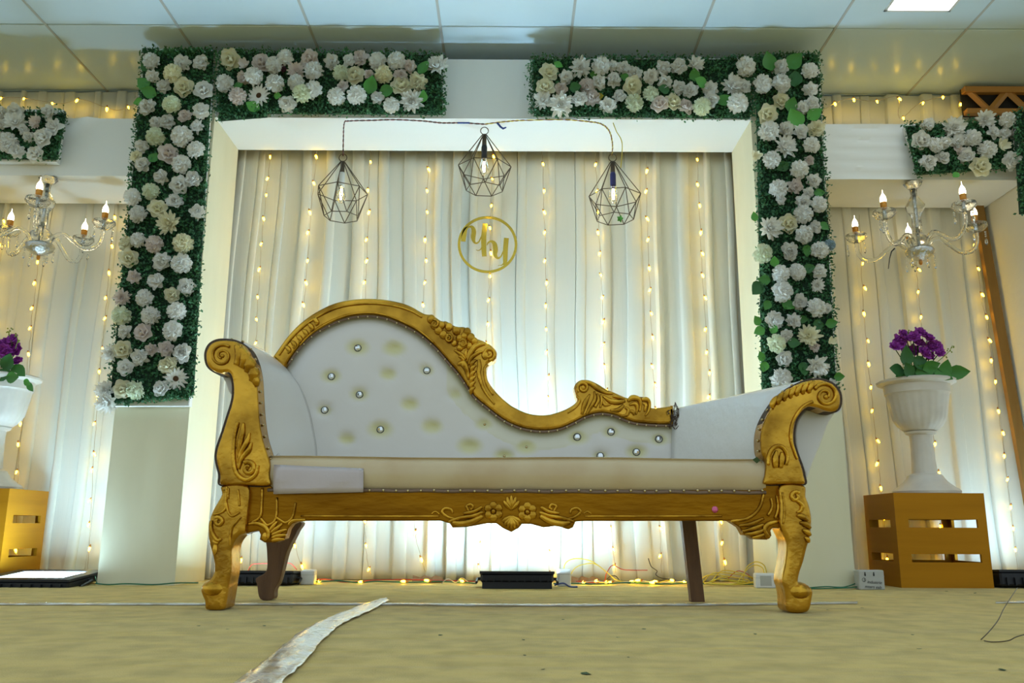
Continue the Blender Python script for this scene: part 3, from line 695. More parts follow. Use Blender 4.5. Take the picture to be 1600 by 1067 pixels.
strokes(c, [zt([(800, 760, 1.6), (850, 640, 3.2), (930, 540, 3.4), (1050, 510, 1.6)], ZR1), zt([(800, 730, 1.4), (830, 630, 2.6), (890, 540, 2.8), (950, 500, 1.2)], ZR1), zt([(790, 720, 1.2), (780, 640, 2.6), (790, 590, 1.4)], ZR1),
            zt([(780, 730, 1.2), (720, 660, 3.0), (620, 595, 1.4)], ZR1), zt([(770, 760, 1.2), (720, 700, 2.4), (680, 680, 1.2)], ZR1), zt([(820, 800, 1.6), (860, 700, 3), (960, 630, 2.6), (1010, 620, 1.4)], ZR1)] +
        [zt([(930 - 4 * k, 730 + 75 * k, 1.2), (870 - 2 * k, 770 + 75 * k, 3.4), (850, 840 + 75 * k, 1.4)], ZR1) for k in range(6)] +
        [zt([(960, 730, 2.4), (970, 820, 3.2), (960, 920, 3.0), (990, 1040, 2.6), (1050, 1180, 2.0), (1180, 1350, 1.4)], ZR1), zt([(1090, 800, 1.6), (1045, 850, 2.2), (1050, 950, 2.2), (1080, 1080, 2.0), (1160, 1220, 1.4)], ZR1),
         spiral(764, 553, 10.5, 3, 1.3, 1.5, 3.0, 2.2, 22, -1), zt([(660, 800, 1.4), (740, 780, 5), (790, 860, 4), (820, 1000, 2)], ZR1)], CT, 0, 0.7)
ball(c, 758, 555, 6, 7.5, CT)
obj('acanthus_carving', c, 'gold_hi', trail, True)
c = MB()
strokes(c, [spiral(911, 606, 9.5, 3.5, 1.2, 2.4, 2.6, 2.0, 20, 1), zt([(250, 140, 2), (380, 170, 3), (480, 250, 2.8), (600, 300, 2.2), (690, 310, 1.4)], ZR2), zt([(430, 280, 1.4), (440, 380, 2.6), (380, 500, 2.8), (320, 600, 1.6)], ZR2),
            zt([(470, 310, 1.4), (490, 400, 2.4), (440, 500, 2.4)], ZR2), zt([(520, 320, 1.4), (535, 420, 2.2), (510, 510, 1.4)], ZR2), zt([(370, 320, 1.2), (300, 450, 3.6), (260, 600, 2)], ZR2), zt([(180, 350, 1.4), (230, 400, 2.0), (170, 500, 1.8), (60, 580, 1.2)], ZR2),
            zt([(550, 340, 1.2), (650, 410, 3.6), (760, 430, 4.0), (860, 410, 2.2)], ZR2), zt([(690, 350, 1.2), (760, 360, 2.6), (850, 385, 1.8)], ZR2), zt([(560, 410, 1.2), (580, 470, 2.4), (660, 460, 1.2)], ZR2), zt([(650, 540, 1.4), (760, 540, 3.4), (840, 470, 2)], ZR2),
            zt([(860, 500, 1.6), (905, 540, 2.6), (880, 610, 2.4), (800, 620, 1.4)], ZR2), zt([(900, 420, 2), (960, 370, 4.2), (1050, 390, 3.4), (1075, 470, 2), (1060, 560, 1.4)], ZR2), zt([(920, 470, 1.4), (1000, 450, 3.0), (1030, 520, 2.2), (1010, 600, 1.4)], ZR2),
            zt([(1090, 400, 2), (1150, 390, 3.4), (1195, 430, 2.4), (1190, 540, 2), (1140, 620, 1.4)], ZR2), zt([(1110, 450, 1.4), (1150, 470, 2.6), (1130, 560, 1.4)], ZR2), zt([(920, 560, 1.4), (960, 560, 2.6), (990, 610, 1.6)], ZR2)], CT, 0, 0.7)
ball(c, 911, 606, 4.5, 5, CT)
obj('scroll_carving', c, 'gold_hi', trail, True)
c = MB(); e = [P(p[0], p[1] + 1.5, SB - 0.02) for p in inn[8::1]]
c.tube([(p[0], SB - 0.030, p[2]) for p in e], 0.0045, 6); obj('piping', c, 'piping', trail, True)
c = MB(); acc = 0
for p, p2 in zip(inn[8:-1], inn[9:]):
    acc += math.hypot(*(p2 - p))
    if acc > 13: acc = 0; q = P(p[0], p[1] + 1.5, SB - 0.03); c.ell((q[0], SB - 0.036, q[2]), (0.004, 0.003, 0.004), 7, 4)
o = obj('nail_row', c, 'nail', trail, True); o['kind'] = 'stuff'
c = MB(); rg = np.random.default_rng(9)
for k in range(26):
    x = 1045 + rg.uniform(0, 14); y = 634 + rg.uniform(0, 34); q = P(x, y, SB - 0.04)
    q2 = P(x + rg.uniform(-3, 5), y + rg.uniform(-7, 7), SB - 0.05); q3 = P(x + rg.uniform(-4, 6), y + rg.uniform(-12, 12), SB - 0.045)
    c.tube([q, q2, q3], 0.0016, 4)
o = obj('frayed_threads', c, 'dark', trail); o['kind'] = 'stuff'

# ---- upholstered arms: lofts from the front posts to the backrest
def loft(front, rear, Yf, Yr, n=14, bulge=0.012):
    a = catmull(front, 5); b = catmull(rear, 5)
    A = np.array([P(x, y, Yf) for x, y in a]); B = np.array([P(x, y, Yr) for x, y in b])
    g = []
    for k in range(n + 1):
        t = k / n; row = A * (1 - t) + B * t
        row = row + np.array([0, 0, 1.0]) * bulge * math.sin(PI * t); g.append([tuple(p) for p in row])
    return MB().grid(g)
lf = [(345, 531), (370.5, 531), (387, 541), (397.5, 561), (404, 586), (406, 616), (409, 652), (413, 682), (419, 703), (425, 728)]
lr = [(398, 566), (425, 562), (444, 572), (458, 588), (470, 605), (480, 628), (487, 652), (491, 672), (495, 694), (497, 724)]
larm = obj('arm', loft(lf, lr, SF + 0.05, SB - 0.02), 'vinyl', sofa, True)
rf = [(1193, 735), (1186, 708), (1185, 686), (1188.7, 665.7), (1197.6, 645.5), (1211, 625), (1229, 608), (1249.4, 597), (1269.6, 591.5), (1291, 593.5)]
rr_ = [(1049, 735), (1049, 708), (1049, 694), (1049, 680), (1050, 667), (1051, 655), (1053, 645), (1058, 638), (1072, 635), (1090, 637)]
rarm = obj('arm', loft(rf, rr_, SF + 0.05, SB - 0.03, bulge=0.0), 'vinyl2', sofa, True)
for o in (larm, rarm): sm = o.modifiers.new('thickness', 'SOLIDIFY'); sm.thickness = 0.006; sm.offset = -1
# bodies of the arms behind the posts
for pts, sgn in ((lp_s, -1), (rp_s, 1)):
    q = xz(inset(pts, 5), SF + 0.05); cx = np.mean([p[0] for p in q])
    obj('arm_core', MB().prism(q, SF + 0.052, SB - 0.03, 0.001, 1), 'vinyl', sofa, True, 40)
# loose vinyl hanging outside the right arm
f = zt([(1300, 340), (1245, 400), (1215, 450), (1180, 540), (1150, 620), (1100, 740), (1066, 830), (1050, 800), (1030, 740), (1005, 680), (988, 600), (984, 520), (998, 440), (1030, 388), (1075, 345), (1130, 350), (1200, 372), (1270, 370)], Z6)
fl = obj('outer_cover', MB().prism(xz(catmull(f, 3, True), SF + 0.07), SF + 0.06, SF + 0.22, 0.006, 3), 'vinyl', sofa, True, 50)
f = [(357, 582), (346, 585), (352, 596), (358, 612), (362, 616), (364, 600)]
obj('outer_cover', MB().prism(xz(f, SF + 0.06), SF + 0.058, SF + 0.2, 0.003, 2), 'vinyl', sofa)
# nails and frayed seams on the arms
c = MB()
for pts, par in ((lf, lpost), (rf, rpost)):
    cc = catmull(pts, 8); acc = 0; c = MB()
    for p, p2 in zip(cc[:-1], cc[1:]):
        acc += math.hypot(*(p2 - p))
        if acc > 16: acc = 0; q = P(p[0] + (1.5 if par is lpost else -1.5), p[1], SF); c.ell((q[0], SF + 0.002, q[2]), (0.0045, 0.012, 0.0045), 7, 4)
    o = obj('nail_row', c, 'nail', par, True); o['kind'] = 'stuff'
c = MB()
c.add([tuple(P(x, y, Y)) for (x, y, Y) in ((428, 715, 2.80), (436, 708, 2.79), (445, 722, 2.785), (470, 727, 2.79), (498, 722, 2.80), (504, 710, 2.80), (512, 718, 2.79), (505, 723, 2.785), (470, 731, 2.775), (440, 728, 2.775), (426, 722, 2.785))],
      [(0, 1, 2, 9, 10), (2, 3, 8, 9), (3, 4, 7, 8), (4, 5, 6, 7)])
o = obj('torn_edge', c, 'vinyl', larm); sm = o.modifiers.new('thickness', 'SOLIDIFY'); sm.thickness = 0.002

# ================================================================== FLOWER PANELS
def petal_grid(L, W, cup, curl, nu=4, nv=3, tip=0.5, wav=0.0, ph=0.0):
    """petal along +x from the origin, width in y, bending up in z"""
    g = []
    for i in range(nu + 1):
        u = i / nu; w = W * (math.sin(PI * min(1, (0.12 + 0.88 * u) ** tip * 0.93)) ** 0.8 + 0.05); row = []
        for j in range(nv + 1):
            v = -1 + 2 * j / nv
            row.append((L * u * math.cos(curl * u), w * v, L * u * math.sin(curl * u) + cup * W * v * v * u + wav * u * math.sin(5 * v + ph)))
        g.append(row)
    return np.array(g)
def place(mb, g, az, el, r0=0.0, z0=0.0, roll=0.0):
    h, w, _ = g.shape; p = g.reshape(-1, 3)
    cr, sr_ = math.cos(roll), math.sin(roll); p = np.stack([p[:, 0], cr * p[:, 1] - sr_ * p[:, 2], sr_ * p[:, 1] + cr * p[:, 2]], 1)
    ce_, se = math.cos(el), math.sin(el); p = np.stack([ce_ * p[:, 0] - se * p[:, 2], p[:, 1], se * p[:, 0] + ce_ * p[:, 2]], 1)
    p[:, 0] += r0; ca, sa = math.cos(az), math.sin(az); p = np.stack([ca * p[:, 0] - sa * p[:, 1], sa * p[:, 0] + ca * p[:, 1], p[:, 2] + z0], 1)
    mb.grid(p.reshape(h, w, 3).tolist())
def fl_pompon(seed):
    rg = np.random.default_rng(seed); mb = MB(); mb.ell((0, 0, 0.28), (0.74, 0.74, 0.62), 14, 8); n = 62
    for k in range(n):
        t = (k + 0.5) / n; el = math.asin(1 - 1.15 * t) ; az = k * 2.39996 + rg.uniform(-0.2, 0.2)
        r = 0.62; c = (r * math.cos(el), 0.3 + r * 0.85 * math.sin(el))
        place(mb, petal_grid(0.42, 0.24, rg.uniform(-0.5, 0.7), rg.uniform(-0.3, 0.5), 2, 3, 0.75, 0.05, rg.uniform(0, 6)), az, el + rg.uniform(-0.35, 0.35), c[0], c[1], rg.uniform(-1.2, 1.2))
    return mb
def fl_carnation(seed):
    rg = np.random.default_rng(seed); mb = MB(); mb.ell((0, 0, 0.12), (0.35, 0.35, 0.3), 8, 6)
    for (n, el, L, W, z) in ((8, 0.12, 1.0, 0.40, 0.0), (8, 0.45, 0.92, 0.40, 0.08), (7, 0.85, 0.78, 0.36, 0.12), (5, 1.2, 0.6, 0.30, 0.18)):
        for k in range(n):
            place(mb, petal_grid(L * rg.uniform(0.82, 1.08), W * rg.uniform(0.85, 1.15), rg.uniform(-0.2, 0.5), rg.uniform(-0.35, 0.5), 3, 4, 0.85, 0.09, rg.uniform(0, 6)), 2 * PI * (k + rg.uniform(-0.2, 0.2)) / n + el, el + rg.uniform(-0.12, 0.12), 0.03, z, rg.uniform(-0.3, 0.3))
    return mb
def fl_rose(seed):
    rg = np.random.default_rng(seed); mb = MB()
    for (n, el, L, W, z, cup, curl) in ((6, 0.18, 1.02, 0.55, 0.0, 0.30, 0.05), (5, 0.55, 0.88, 0.52, 0.05, 0.45, 0.15), (5, 0.95, 0.72, 0.44, 0.08, 0.6, 0.35), (4, 1.2, 0.60, 0.32, 0.10, 0.9, 0.35), (3, 1.4, 0.52, 0.2, 0.12, 1.2, 0.2)):
        for k in range(n):
            place(mb, petal_grid(L * rg.uniform(0.9, 1.06), W, cup, curl - 0.1, 4, 4, 0.75, 0.03, rg.uniform(0, 6)), 2 * PI * k / n + 1.3 * el + rg.uniform(-0.1, 0.1), el, 0.04, z)
    return mb
def fl_dahlia(seed):
    rg = np.random.default_rng(seed); mb = MB(); mb.ell((0, 0, 0.1), (0.25, 0.25, 0.22), 8, 6)
    for (n, el, L, W) in ((13, 0.06, 1.0, 0.17), (13, 0.35, 0.95, 0.17), (11, 0.68, 0.8, 0.16), (8, 1.05, 0.6, 0.14), (5, 1.35, 0.4, 0.1)):
        for k in range(n):
            place(mb, petal_grid(L * rg.uniform(0.8, 1.1), W, 0.6, rg.uniform(-0.1, 0.5), 4, 2, 0.9), 2 * PI * (k + rg.uniform(-0.25, 0.25)) / n + el, el + rg.uniform(-0.1, 0.1), 0.03, 0.05)
    return mb
def fl_daisy(seed):
    rg = np.random.default_rng(seed); mb = MB(); mb.ell((0, 0, 0.02), (0.22, 0.22, 0.08), 8, 4)
    for (n, el, L) in ((15, 0.05, 1.0), (13, 0.22, 0.85)):
        for k in range(n): place(mb, petal_grid(L * rg.uniform(0.9, 1.05), 0.13, 0.4, 0.0, 4, 2, 1.0), 2 * PI * (k + rg.uniform(-0.15, 0.15)) / n, el, 0.05, 0.02)
    return mb
def fl_lily(seed):
    rg = np.random.default_rng(seed); mb = MB()
    for k in range(6): place(mb, petal_grid(1.0 * rg.uniform(0.9, 1.1), 0.33, 0.5, 0.25, 5, 3, 0.9), 2 * PI * k / 6, 0.35 + 0.25 * (k % 2), 0.03, 0.0)
    return mb
FM = {}
for key, fn, nm in (('P', fl_pompon, 'pompon_flower'), ('N', fl_carnation, 'carnation'), ('R', fl_rose, 'rose'), ('C', fl_dahlia, 'dahlia'), ('D', fl_daisy, 'daisy'), ('L', fl_lily, 'lily')):
    FM[key] = (nm, [mesh(nm, fn(100 + 7 * k), 'petal', True) for k in range(3)])
HEART = mesh('flower_heart', MB().ell((0, 0, 0.1), (0.24, 0.24, 0.10), 10, 6), 'brown', True)
YHEART = mesh('flower_heart', MB().ell((0, 0, 0.26), (0.15, 0.15, 0.10), 8, 6), 'yellowheart', True)
FC = dict(w=(0.97, 0.97, 0.93), c=(0.97, 0.94, 0.72), g=(0.90, 0.95, 0.76), k=(0.92, 0.84, 0.80), p=(0.16, 0.05, 0.09), b=(0.42, 0.55, 0.62), y=(0.75, 0.65, 0.1))
# a broad silk leaf, 1 m long before scaling
def leaf_mesh(seed):
    rg = np.random.default_rng(seed); g = []
    for i in range(6):
        u = i / 5; w = 0.36 * math.sin(PI * min(1, 0.04 + 0.96 * u ** 0.8)) + 0.005
        g.append([(u, -w, 0.10 * w + 0.12 * u * u), (u, -0.5 * w, -0.02 + 0.14 * u * u), (u, 0, -0.05 + 0.15 * u * u), (u, 0.5 * w, -0.02 + 0.14 * u * u), (u, w, 0.10 * w + 0.12 * u * u)])
    return MB().grid(g)
LEAFM = [mesh('leaf', leaf_mesh(k), 'leaf', True) for k in range(1)]
LG = ((0.055, 0.22, 0.035), (0.03, 0.13, 0.03), (0.09, 0.33, 0.05))

def face_cam(tx=0.0, tz=0.0, spin=0.0):        # local +z turned to -y, then tilted
    return Quaternion((0, 0, 1), tx) @ Quaternion((1, 0, 0), PI / 2 + tz) @ Quaternion((0, 0, 1), spin)

def foliage(quads, Y, n, seed, depth=0.045, size=0.0075, droop=0.018):
    """tiny paired boxwood leaves over quads given in x-z; one mesh"""
    rg = np.random.default_rng(seed); V = []; F = []
    ar = np.array([abs((q[2][0] - q[0][0]) * (q[2][1] - q[0][1])) for q in quads]); ar = ar / ar.sum()
    for q, frac in zip(quads, ar):
        m = int(n * frac); u = rg.uniform(0, 1, m); v = rg.uniform(0, 1, m)
        # a share of the leaves sits on the rim, sticking out
        rim = rg.uniform(0, 1, m) < 0.20; side = rg.integers(0, 4, m)
        u = np.where(rim & (side == 0), rg.normal(0, 0.01, m), np.where(rim & (side == 1), 1 + rg.normal(0, 0.01, m), u)); v = np.where(rim & (side == 2), 0, np.where(rim & (side == 3), 1, v))
        a, b, c_, d = [np.array(t) for t in q]
        pt = ((1 - u) * (1 - v))[:, None] * a + (u * (1 - v))[:, None] * b + (u * v)[:, None] * c_ + ((1 - u) * v)[:, None] * d
        clump = 0.5 + 0.5 * np.sin(pt[:, 0] * 60 + 2 * np.sin(pt[:, 1] * 37)) * np.sin(pt[:, 1] * 55 + 2 * np.sin(pt[:, 0] * 41))
        y = Y - depth * rg.uniform(0.05, 1, m) * (0.45 + 0.55 * clump)
        pt = pt + rg.normal(0, droop * 0.35, (m, 2)) * np.where(rim, 1.5, 0.5)[:, None]
        c3 = np.stack([pt[:, 0], y, pt[:, 1]], 1)
        dirs = rg.normal(0, 1, (m, 3)); dirs[:, 1] -= 0.6; dirs /= np.linalg.norm(dirs, axis=1, keepdims=True)
        sd = np.cross(dirs, rg.normal(0, 1, (m, 3))); sd /= np.linalg.norm(sd, axis=1, keepdims=True) + 1e-9
        s_ = size * rg.uniform(0.7, 1.35, m)[:, None]
        p0 = c3 - dirs * s_; p1 = c3 + sd * s_ * 0.62; p2 = c3 + dirs * s_; p3 = c3 - sd * s_ * 0.62
        o = len(V); allp = np.stack([p0, p1, p2, p3], 1).reshape(-1, 3); V.extend(map(tuple, allp.tolist()))
        F.extend([(o + 4 * k, o + 4 * k + 1, o + 4 * k + 2, o + 4 * k + 3) for k in range(m)])
    mb = MB(); mb.v = V; mb.f = F; return mb

def flower_panel(board, Yb, quads, flowers, leaves, n, label, seed, boardmat='board', th=0.035):
    """board: corner pixels; quads: foliage patches in pixels; flowers: (px, py, r, type, colour)"""
    b = xz(board, Yb); cx = sum(p[0] for p in b) / 4; zb_ = min(p[1] for p in b)
    t = thing('floral_garland', (cx, Yb, zb_), label, 'flower panel', 'white flower panels')
    obj('board', MB().prism(b, Yb - th, Yb - 0.001, 0.004, 2), boardmat, t)
    Yf_ = Yb - th
    q2 = [xz(q, Yf_) for q in quads]
    mm = MB()
    for q in q2: mm.prism(q, Yf_ - 0.012, Yf_ - 0.0005, 0.004, 1)
    obj('green_mat', mm, 'matgreen', t)
    o = obj('boxwood_foliage', foliage(q2, Yf_ - 0.006, n, seed), 'box_leaf', t); o['kind'] = 'stuff'
    rg = random.Random(seed)
    for (px, py, r, ty, co) in flowers:
        Y = Yf_ - 0.036 - rg.uniform(0, 0.012); p = P(px, py, Y); s_ = r * mpp(px, py, Y) * 1.01
        nm, ms = FM[ty]; cc = FC[co]; j = rg.uniform(0.93, 1.04)
        rot = face_cam(rg.uniform(-0.3, 0.3), rg.uniform(-0.1, 0.45), rg.uniform(0, 6.28))
        f = inst(nm, ms[rg.randrange(3)], t, p, rot, s_, tuple(min(1, v * j) for v in cc))
        if ty == 'D': h = bpy.data.objects.new('flower_heart', HEART); COL.objects.link(h); h.parent = f
        elif ty == 'C' and co == 'c': h = bpy.data.objects.new('flower_heart', YHEART); COL.objects.link(h); h.parent = f
    for (px, py, r, *cidx) in leaves:
        Y = Yf_ - 0.045; s_ = 1.9 * r * mpp(px, py, Y); a = rg.uniform(0, 6.28) if len(cidx) < 2 else cidx[1]
        p = P(px - r * 0.95 * math.cos(a), py + r * 0.95 * math.sin(a), Y)
        rot = face_cam(rg.uniform(-0.35, 0.35), rg.uniform(-0.2, 0.4), a)
        inst('leaf', LEAFM[0], t, p, rot, (s_, s_ * 1.15, s_), LG[cidx[0] if cidx else rg.randrange(3)])
    return t
def FZ(z, rows):
    out = []
    for r in rows.split(';'):
        q = r.split()
        if len(q) == 5: out.append((z[0] + float(q[0]) / z[2], z[1] + float(q[1]) / z[2], float(q[2]) / z[2], q[3], q[4]))
    return out
def LZ(z, rows): return [(z[0] + a / z[2], z[1] + b / z[2], r / z[2], *k) for (a, b, r, *k) in rows]
zA, zB, zC_, zD, zE, zF, zG, zH, zI = (200, 70, 4.6375), (160, 280, 5.335), (150, 420, 4.637), (330, 60, 4.1026), (820, 70, 3.3333), (1160, 200, 4.847), (1160, 400, 4.847), (0, 100, 5.333), (1280, 120, 3.334)
fl_left = FZ(zA, '180 125 62 P w;180 230 50 N w;395 135 62 N w;527 130 62 N w;340 220 70 P c;265 305 60 N w;405 310 72 R c;550 335 70 R w;145 450 65 N w;322 443 66 P g;537 483 66 N w;415 517 52 N k;205 565 48 N w;280 560 62 N w;505 595 55 N w;208 670 68 P g;400 672 78 P w;100 735 55 N w;295 795 75 R k;505 772 66 P w;65 810 45 R c;110 870 62 N w;395 875 70 P w;245 955 62 N w;475 975 68 N w;372 1015 68 R w') + \
    FZ(zB, '268 155 75 P w;410 110 72 P g;605 185 70 N w;465 245 78 R c;310 300 75 P w;560 375 105 C c;795 275 68 N w;205 540 70 N c;310 510 65 P w;440 545 75 P k;675 545 85 P c;220 655 80 R c;500 685 80 N w;665 705 85 P w;268 815 62 N k;452 850 80 N w;700 900 80 N w;580 965 65 R c;165 985 75 C k;368 995 75 P w') + \
    FZ(zC_, '190 335 70 P g;408 335 70 P w;595 315 70 P w;215 455 58 N w;345 465 68 R k;572 450 75 P w;195 585 70 R c;105 610 66 C w;320 640 68 N w;405 585 50 N k;508 580 60 N k;630 610 75 N w;215 715 60 R w;525 700 78 N c;580 795 84 D w;195 870 70 R c;305 870 72 P g;475 870 60 R w;75 885 75 C w;85 965 85 C w')
LA = PI
flower_panel([(227, 82), (337, 84), (300, 636), (178, 636)], YF - 0.004, [[(172, 628), (303, 618), (334, 84), (228, 84)]], fl_left,
             LZ(zA, [(105, 275, 62, 0, 2.4), (150, 350, 60, 0, 2.9), (115, 165, 32, 1, 2.2), (75, 415, 40, 2, 3.4), (180, 810, 45, 0, 1.0)]), 16000,
             'tall flower panel of white roses on the pillar left of the sofa', 31)
fl_tl = FZ(zD, '130 135 68 R c;215 175 50 L k;325 165 65 R k;410 175 55 P w;485 135 55 P w;635 135 62 R k;545 210 60 C k;665 220 62 P w;773 150 52 N w;885 145 45 N w;962 130 55 N k;1070 150 58 P w;1195 155 60 P w;1275 180 45 N k;1455 180 75 C w;830 225 52 P g;925 245 65 R c;1010 235 38 N k;1110 235 58 P c;1215 245 52 N k;1325 280 60 N c;1220 310 68 R c;97 293 58 P w;275 255 60 P w;210 255 45 N k;412 298 60 P w;555 290 55 P w;175 382 58 P k;308 368 75 D w;490 420 62 N w;590 365 62 P g;665 340 60 P w;808 375 58 P w;845 310 42 N k;935 370 63 P w;1068 380 48 N w;1155 430 52 P w;1285 405 80 C w;460 195 28 N p')
flower_panel([(343, 88), (690, 92), (690, 176), (343, 174)], YF - 0.004, [[(343, 178), (692, 180), (688, 88), (346, 82)], [(343, 190), (418, 184), (418, 170), (343, 170)]], fl_tl,
             LZ(zD, [(265, 435, 50, 2, 2.7), (1030, 300, 62, 0, 1.2), (1130, 335, 55, 0, 0.2), (1365, 185, 55, 0, 0.8), (1355, 370, 45, 2, 1.4), (175, 300, 34, 0), (430, 370, 30, 2)]), 9000,
             'long white flower panel on the arch header, left of its bare middle', 32)
fl_tr = FZ(zE, '125 145 50 R c;290 120 60 C w;390 115 50 P w;215 170 42 N w;105 225 50 R c;460 110 30 N w;515 125 42 N w;570 155 45 N w;190 230 40 N k;325 215 45 N k;385 195 40 N w;460 185 42 N w;560 215 52 R c;655 165 42 N w;718 125 45 N w;805 115 48 N w;885 105 50 C w;95 290 55 C w;185 315 70 C w;285 285 45 N w;350 280 45 N k;430 315 45 N w;495 270 40 N w;565 305 48 P g;650 260 42 P g;703 312 48 R k;770 303 48 R c;730 195 40 N w;800 225 40 N w;860 240 45 N w;835 325 45 N k;920 325 48 P g;970 290 45 N w;965 230 42 N w;1145 118 52 P w;1080 215 65 C w;1140 220 40 N w;1103 312 55 P w;390 270 20 N y')
flower_panel([(833, 97), (1170, 97), (1170, 180), (836, 180)], YF - 0.004, [[(834, 182), (1171, 186), (1171, 94), (833, 94)]], fl_tr,
             LZ(zE, [(175, 105, 28, 2), (885, 155, 36, 0, 1.6), (910, 200, 42, 2, 2.9), (370, 155, 35, 0, 2.8), (720, 235, 36, 1), (1040, 285, 40, 0), (265, 225, 35, 1), (520, 165, 25, 0)]), 9000,
             'long white flower panel on the arch header, right of its bare middle', 33)
fl_r = FZ(zE, '1230 205 50 P w;1325 210 50 P w;1330 120 45 N w;1475 145 45 P w;1485 235 42 N w;1330 295 45 R c;1260 365 55 R c;1495 310 45 N w;1440 330 40 N w;1270 460 55 P w;1360 440 45 N w;1435 455 45 N w;1515 440 48 N c') + \
    FZ(zF, '320 150 95 C w;220 250 68 P w;510 140 65 P w;95 215 55 L c;505 250 45 N k;418 315 72 P w;258 465 72 P w;285 540 45 N w;395 440 65 N k;535 400 62 N w;500 490 48 N w;460 560 60 N w;565 585 65 P w;455 663 72 P w;345 725 75 R c;200 760 95 C w;550 750 55 N w;450 810 72 P w;140 950 75 P g;355 930 70 N w;580 930 68 P w;655 890 45 P b') + \
    FZ(zG, '285 140 68 P w;400 130 68 P w;580 120 58 N w;565 220 60 C w;285 270 82 P w;430 350 65 N w;545 400 75 P w;635 395 45 N w;235 488 75 N w;385 490 62 N w;325 605 60 N w;500 610 95 C c;240 672 75 P g;310 775 65 R w;560 830 95 C w;280 930 85 P w;665 650 45 L c;545 690 40 N k;670 960 40 N w;370 0 40 N w')
flower_panel([(1180, 97), (1276, 97), (1304, 605), (1196, 605)], YF - 0.004, [[(1190, 612), (1306, 612), (1276, 92), (1180, 92)]], fl_r,
             LZ(zE, [(1270, 85, 55, 0, 1.9), (1405, 85, 55, 0, 0.8), (1410, 170, 50, 1, 1.5), (1410, 380, 60, 2, 2.0), (1390, 310, 42, 0, 1.2), (1510, 365, 45, 2, 0.5)]) +
             LZ(zG, [(105, 250, 70, 1, 4.0), (165, 180, 52, 0, 3.0), (105, 490, 45, 2, 2.2), (125, 570, 50, 2, 3.6), (140, 760, 44, 2, 2.0), (165, 840, 45, 2, 4.4), (505, 95, 48, 1, 0.2), (585, 515, 52, 1, 0.0), (675, 510, 48, 0, 0.2), (735, 912, 44, 0, 0.1), (390, 660, 52, 1), (455, 860, 60, 1), (345, 370, 58, 0), (240, 550, 42, 2), (185, 375, 45, 0, 4.2), (460, 480, 40, 1)]) +
             LZ(zF, [(585, 490, 45, 0, 0.1), (618, 745, 45, 0, 5.6), (490, 930, 48, 0), (90, 670, 40, 2, 1.8), (305, 290, 52, 1), (245, 1010, 44, 2, 1.6)]), 14000,
             'tall flower panel of white roses on the pillar right of the sofa', 34)
fl_h = FZ(zH, '20 410 60 N w;130 400 80 N w;130 490 95 C w;415 410 70 N w;310 490 70 C k;455 530 75 N w;200 550 45 N w;240 610 50 N w;370 620 85 R w;75 660 85 P w;145 730 65 N w;300 755 72 R w;15 600 40 N w;10 500 50 N w')
flower_panel([(-70, 174), (104, 176), (94, 258), (-70, 256)], YS - 0.004, [[(-70, 248), (90, 250), (104, 178), (-70, 172)]], fl_h, [], 4500, 'short white flower panel on the left bay beam, cut by the photo edge', 35)
fl_i = FZ(zI, '558 250 40 N w;700 265 65 C w;860 225 55 C w;975 230 42 P w;525 333 52 R w;592 362 42 P w;650 345 38 N w;718 338 42 N w;790 328 48 P w;902 292 38 N w;960 300 35 N w;1017 290 38 N w;1035 368 38 N w;945 365 48 L c;868 385 48 P w;765 415 45 N w;640 425 40 N w;565 447 45 N w;835 470 55 R c;1000 438 50 N w;725 380 25 N k')
flower_panel([(1409, 202), (1585, 196), (1592, 262), (1434, 274)], YS - 0.004, [[(1432, 274), (1590, 262), (1584, 190), (1414, 198)]], fl_i, [(1493, 274, 7, 2, 3.8)], 5500, 'short white flower panel on the right bay beam above the whole chandelier', 36)
flower_panel([(1586, 182), (1680, 182), (1690, 330), (1596, 330)], YS - 0.06, [[(1592, 335), (1690, 335), (1680, 176), (1582, 176)]], [(1640, 220, 14, 'P', 'w'), (1612, 290, 13, 'N', 'w')], [], 3500, 'mostly green flower panel cropped at the right photo edge', 37)

# ================================================================== FAIRY LIGHTS
def fb():
    mb = MB(); mb.lathe([(0.0008, -0.020), (0.0035, -0.017), (0.0052, -0.010), (0.0045, -0.002), (0.003, 0.0)], n=8); return mb
FB = mesh('bulb', fb(), 'fairy', True)
FCAP = mesh('bulb_holder', MB().lathe([(0.0036, -0.001), (0.0042, 0.004), (0.002, 0.012)], n=7), 'fairycap', True)
def fairy(path, Y, label, group, spacing=37.0, start=6.0, seed=0, wiremat='clearwire', off=0.0):
    """path in pixels, hanging at depth Y"""
    rg = random.Random(seed); c = catmull([(a, b) for a, b in path], 10); q = P(c[-1][0], c[-1][1], Y)
    t = thing('fairy_light_string', q, label, 'fairy lights', group)
    pts = []; acc = spacing - start; nxt = []
    for i in range(len(c)):
        p = P(c[i][0] + rg.uniform(-0.8, 0.8), c[i][1], Y); pts.append((p[0], Y + rg.uniform(-0.002, 0.002), p[2]))
        if i:
            acc += math.hypot(*(c[i] - c[i - 1]))
            if acc >= spacing: acc -= spacing + rg.uniform(-5, 5); nxt.append(pts[-1])
    obj('wire', MB().tube(pts, 0.0012, 5), wiremat, t)
    for p in nxt:
        rot = Quaternion((0, 1, 0), rg.uniform(-0.5, 0.5)) @ Quaternion((1, 0, 0), rg.uniform(-0.4, 0.1)); dx = rg.choice((-1, 1)) * rg.uniform(0, 0.006)
        s_ = rg.uniform(0.85, 1.2)
        b = inst('bulb', FB, t, (p[0] + dx, p[1] - 0.006, p[2]), rot, s_)
        h = bpy.data.objects.new('bulb_holder', FCAP); COL.objects.link(h); h.parent = b
    return t
YL = YC + 0.018
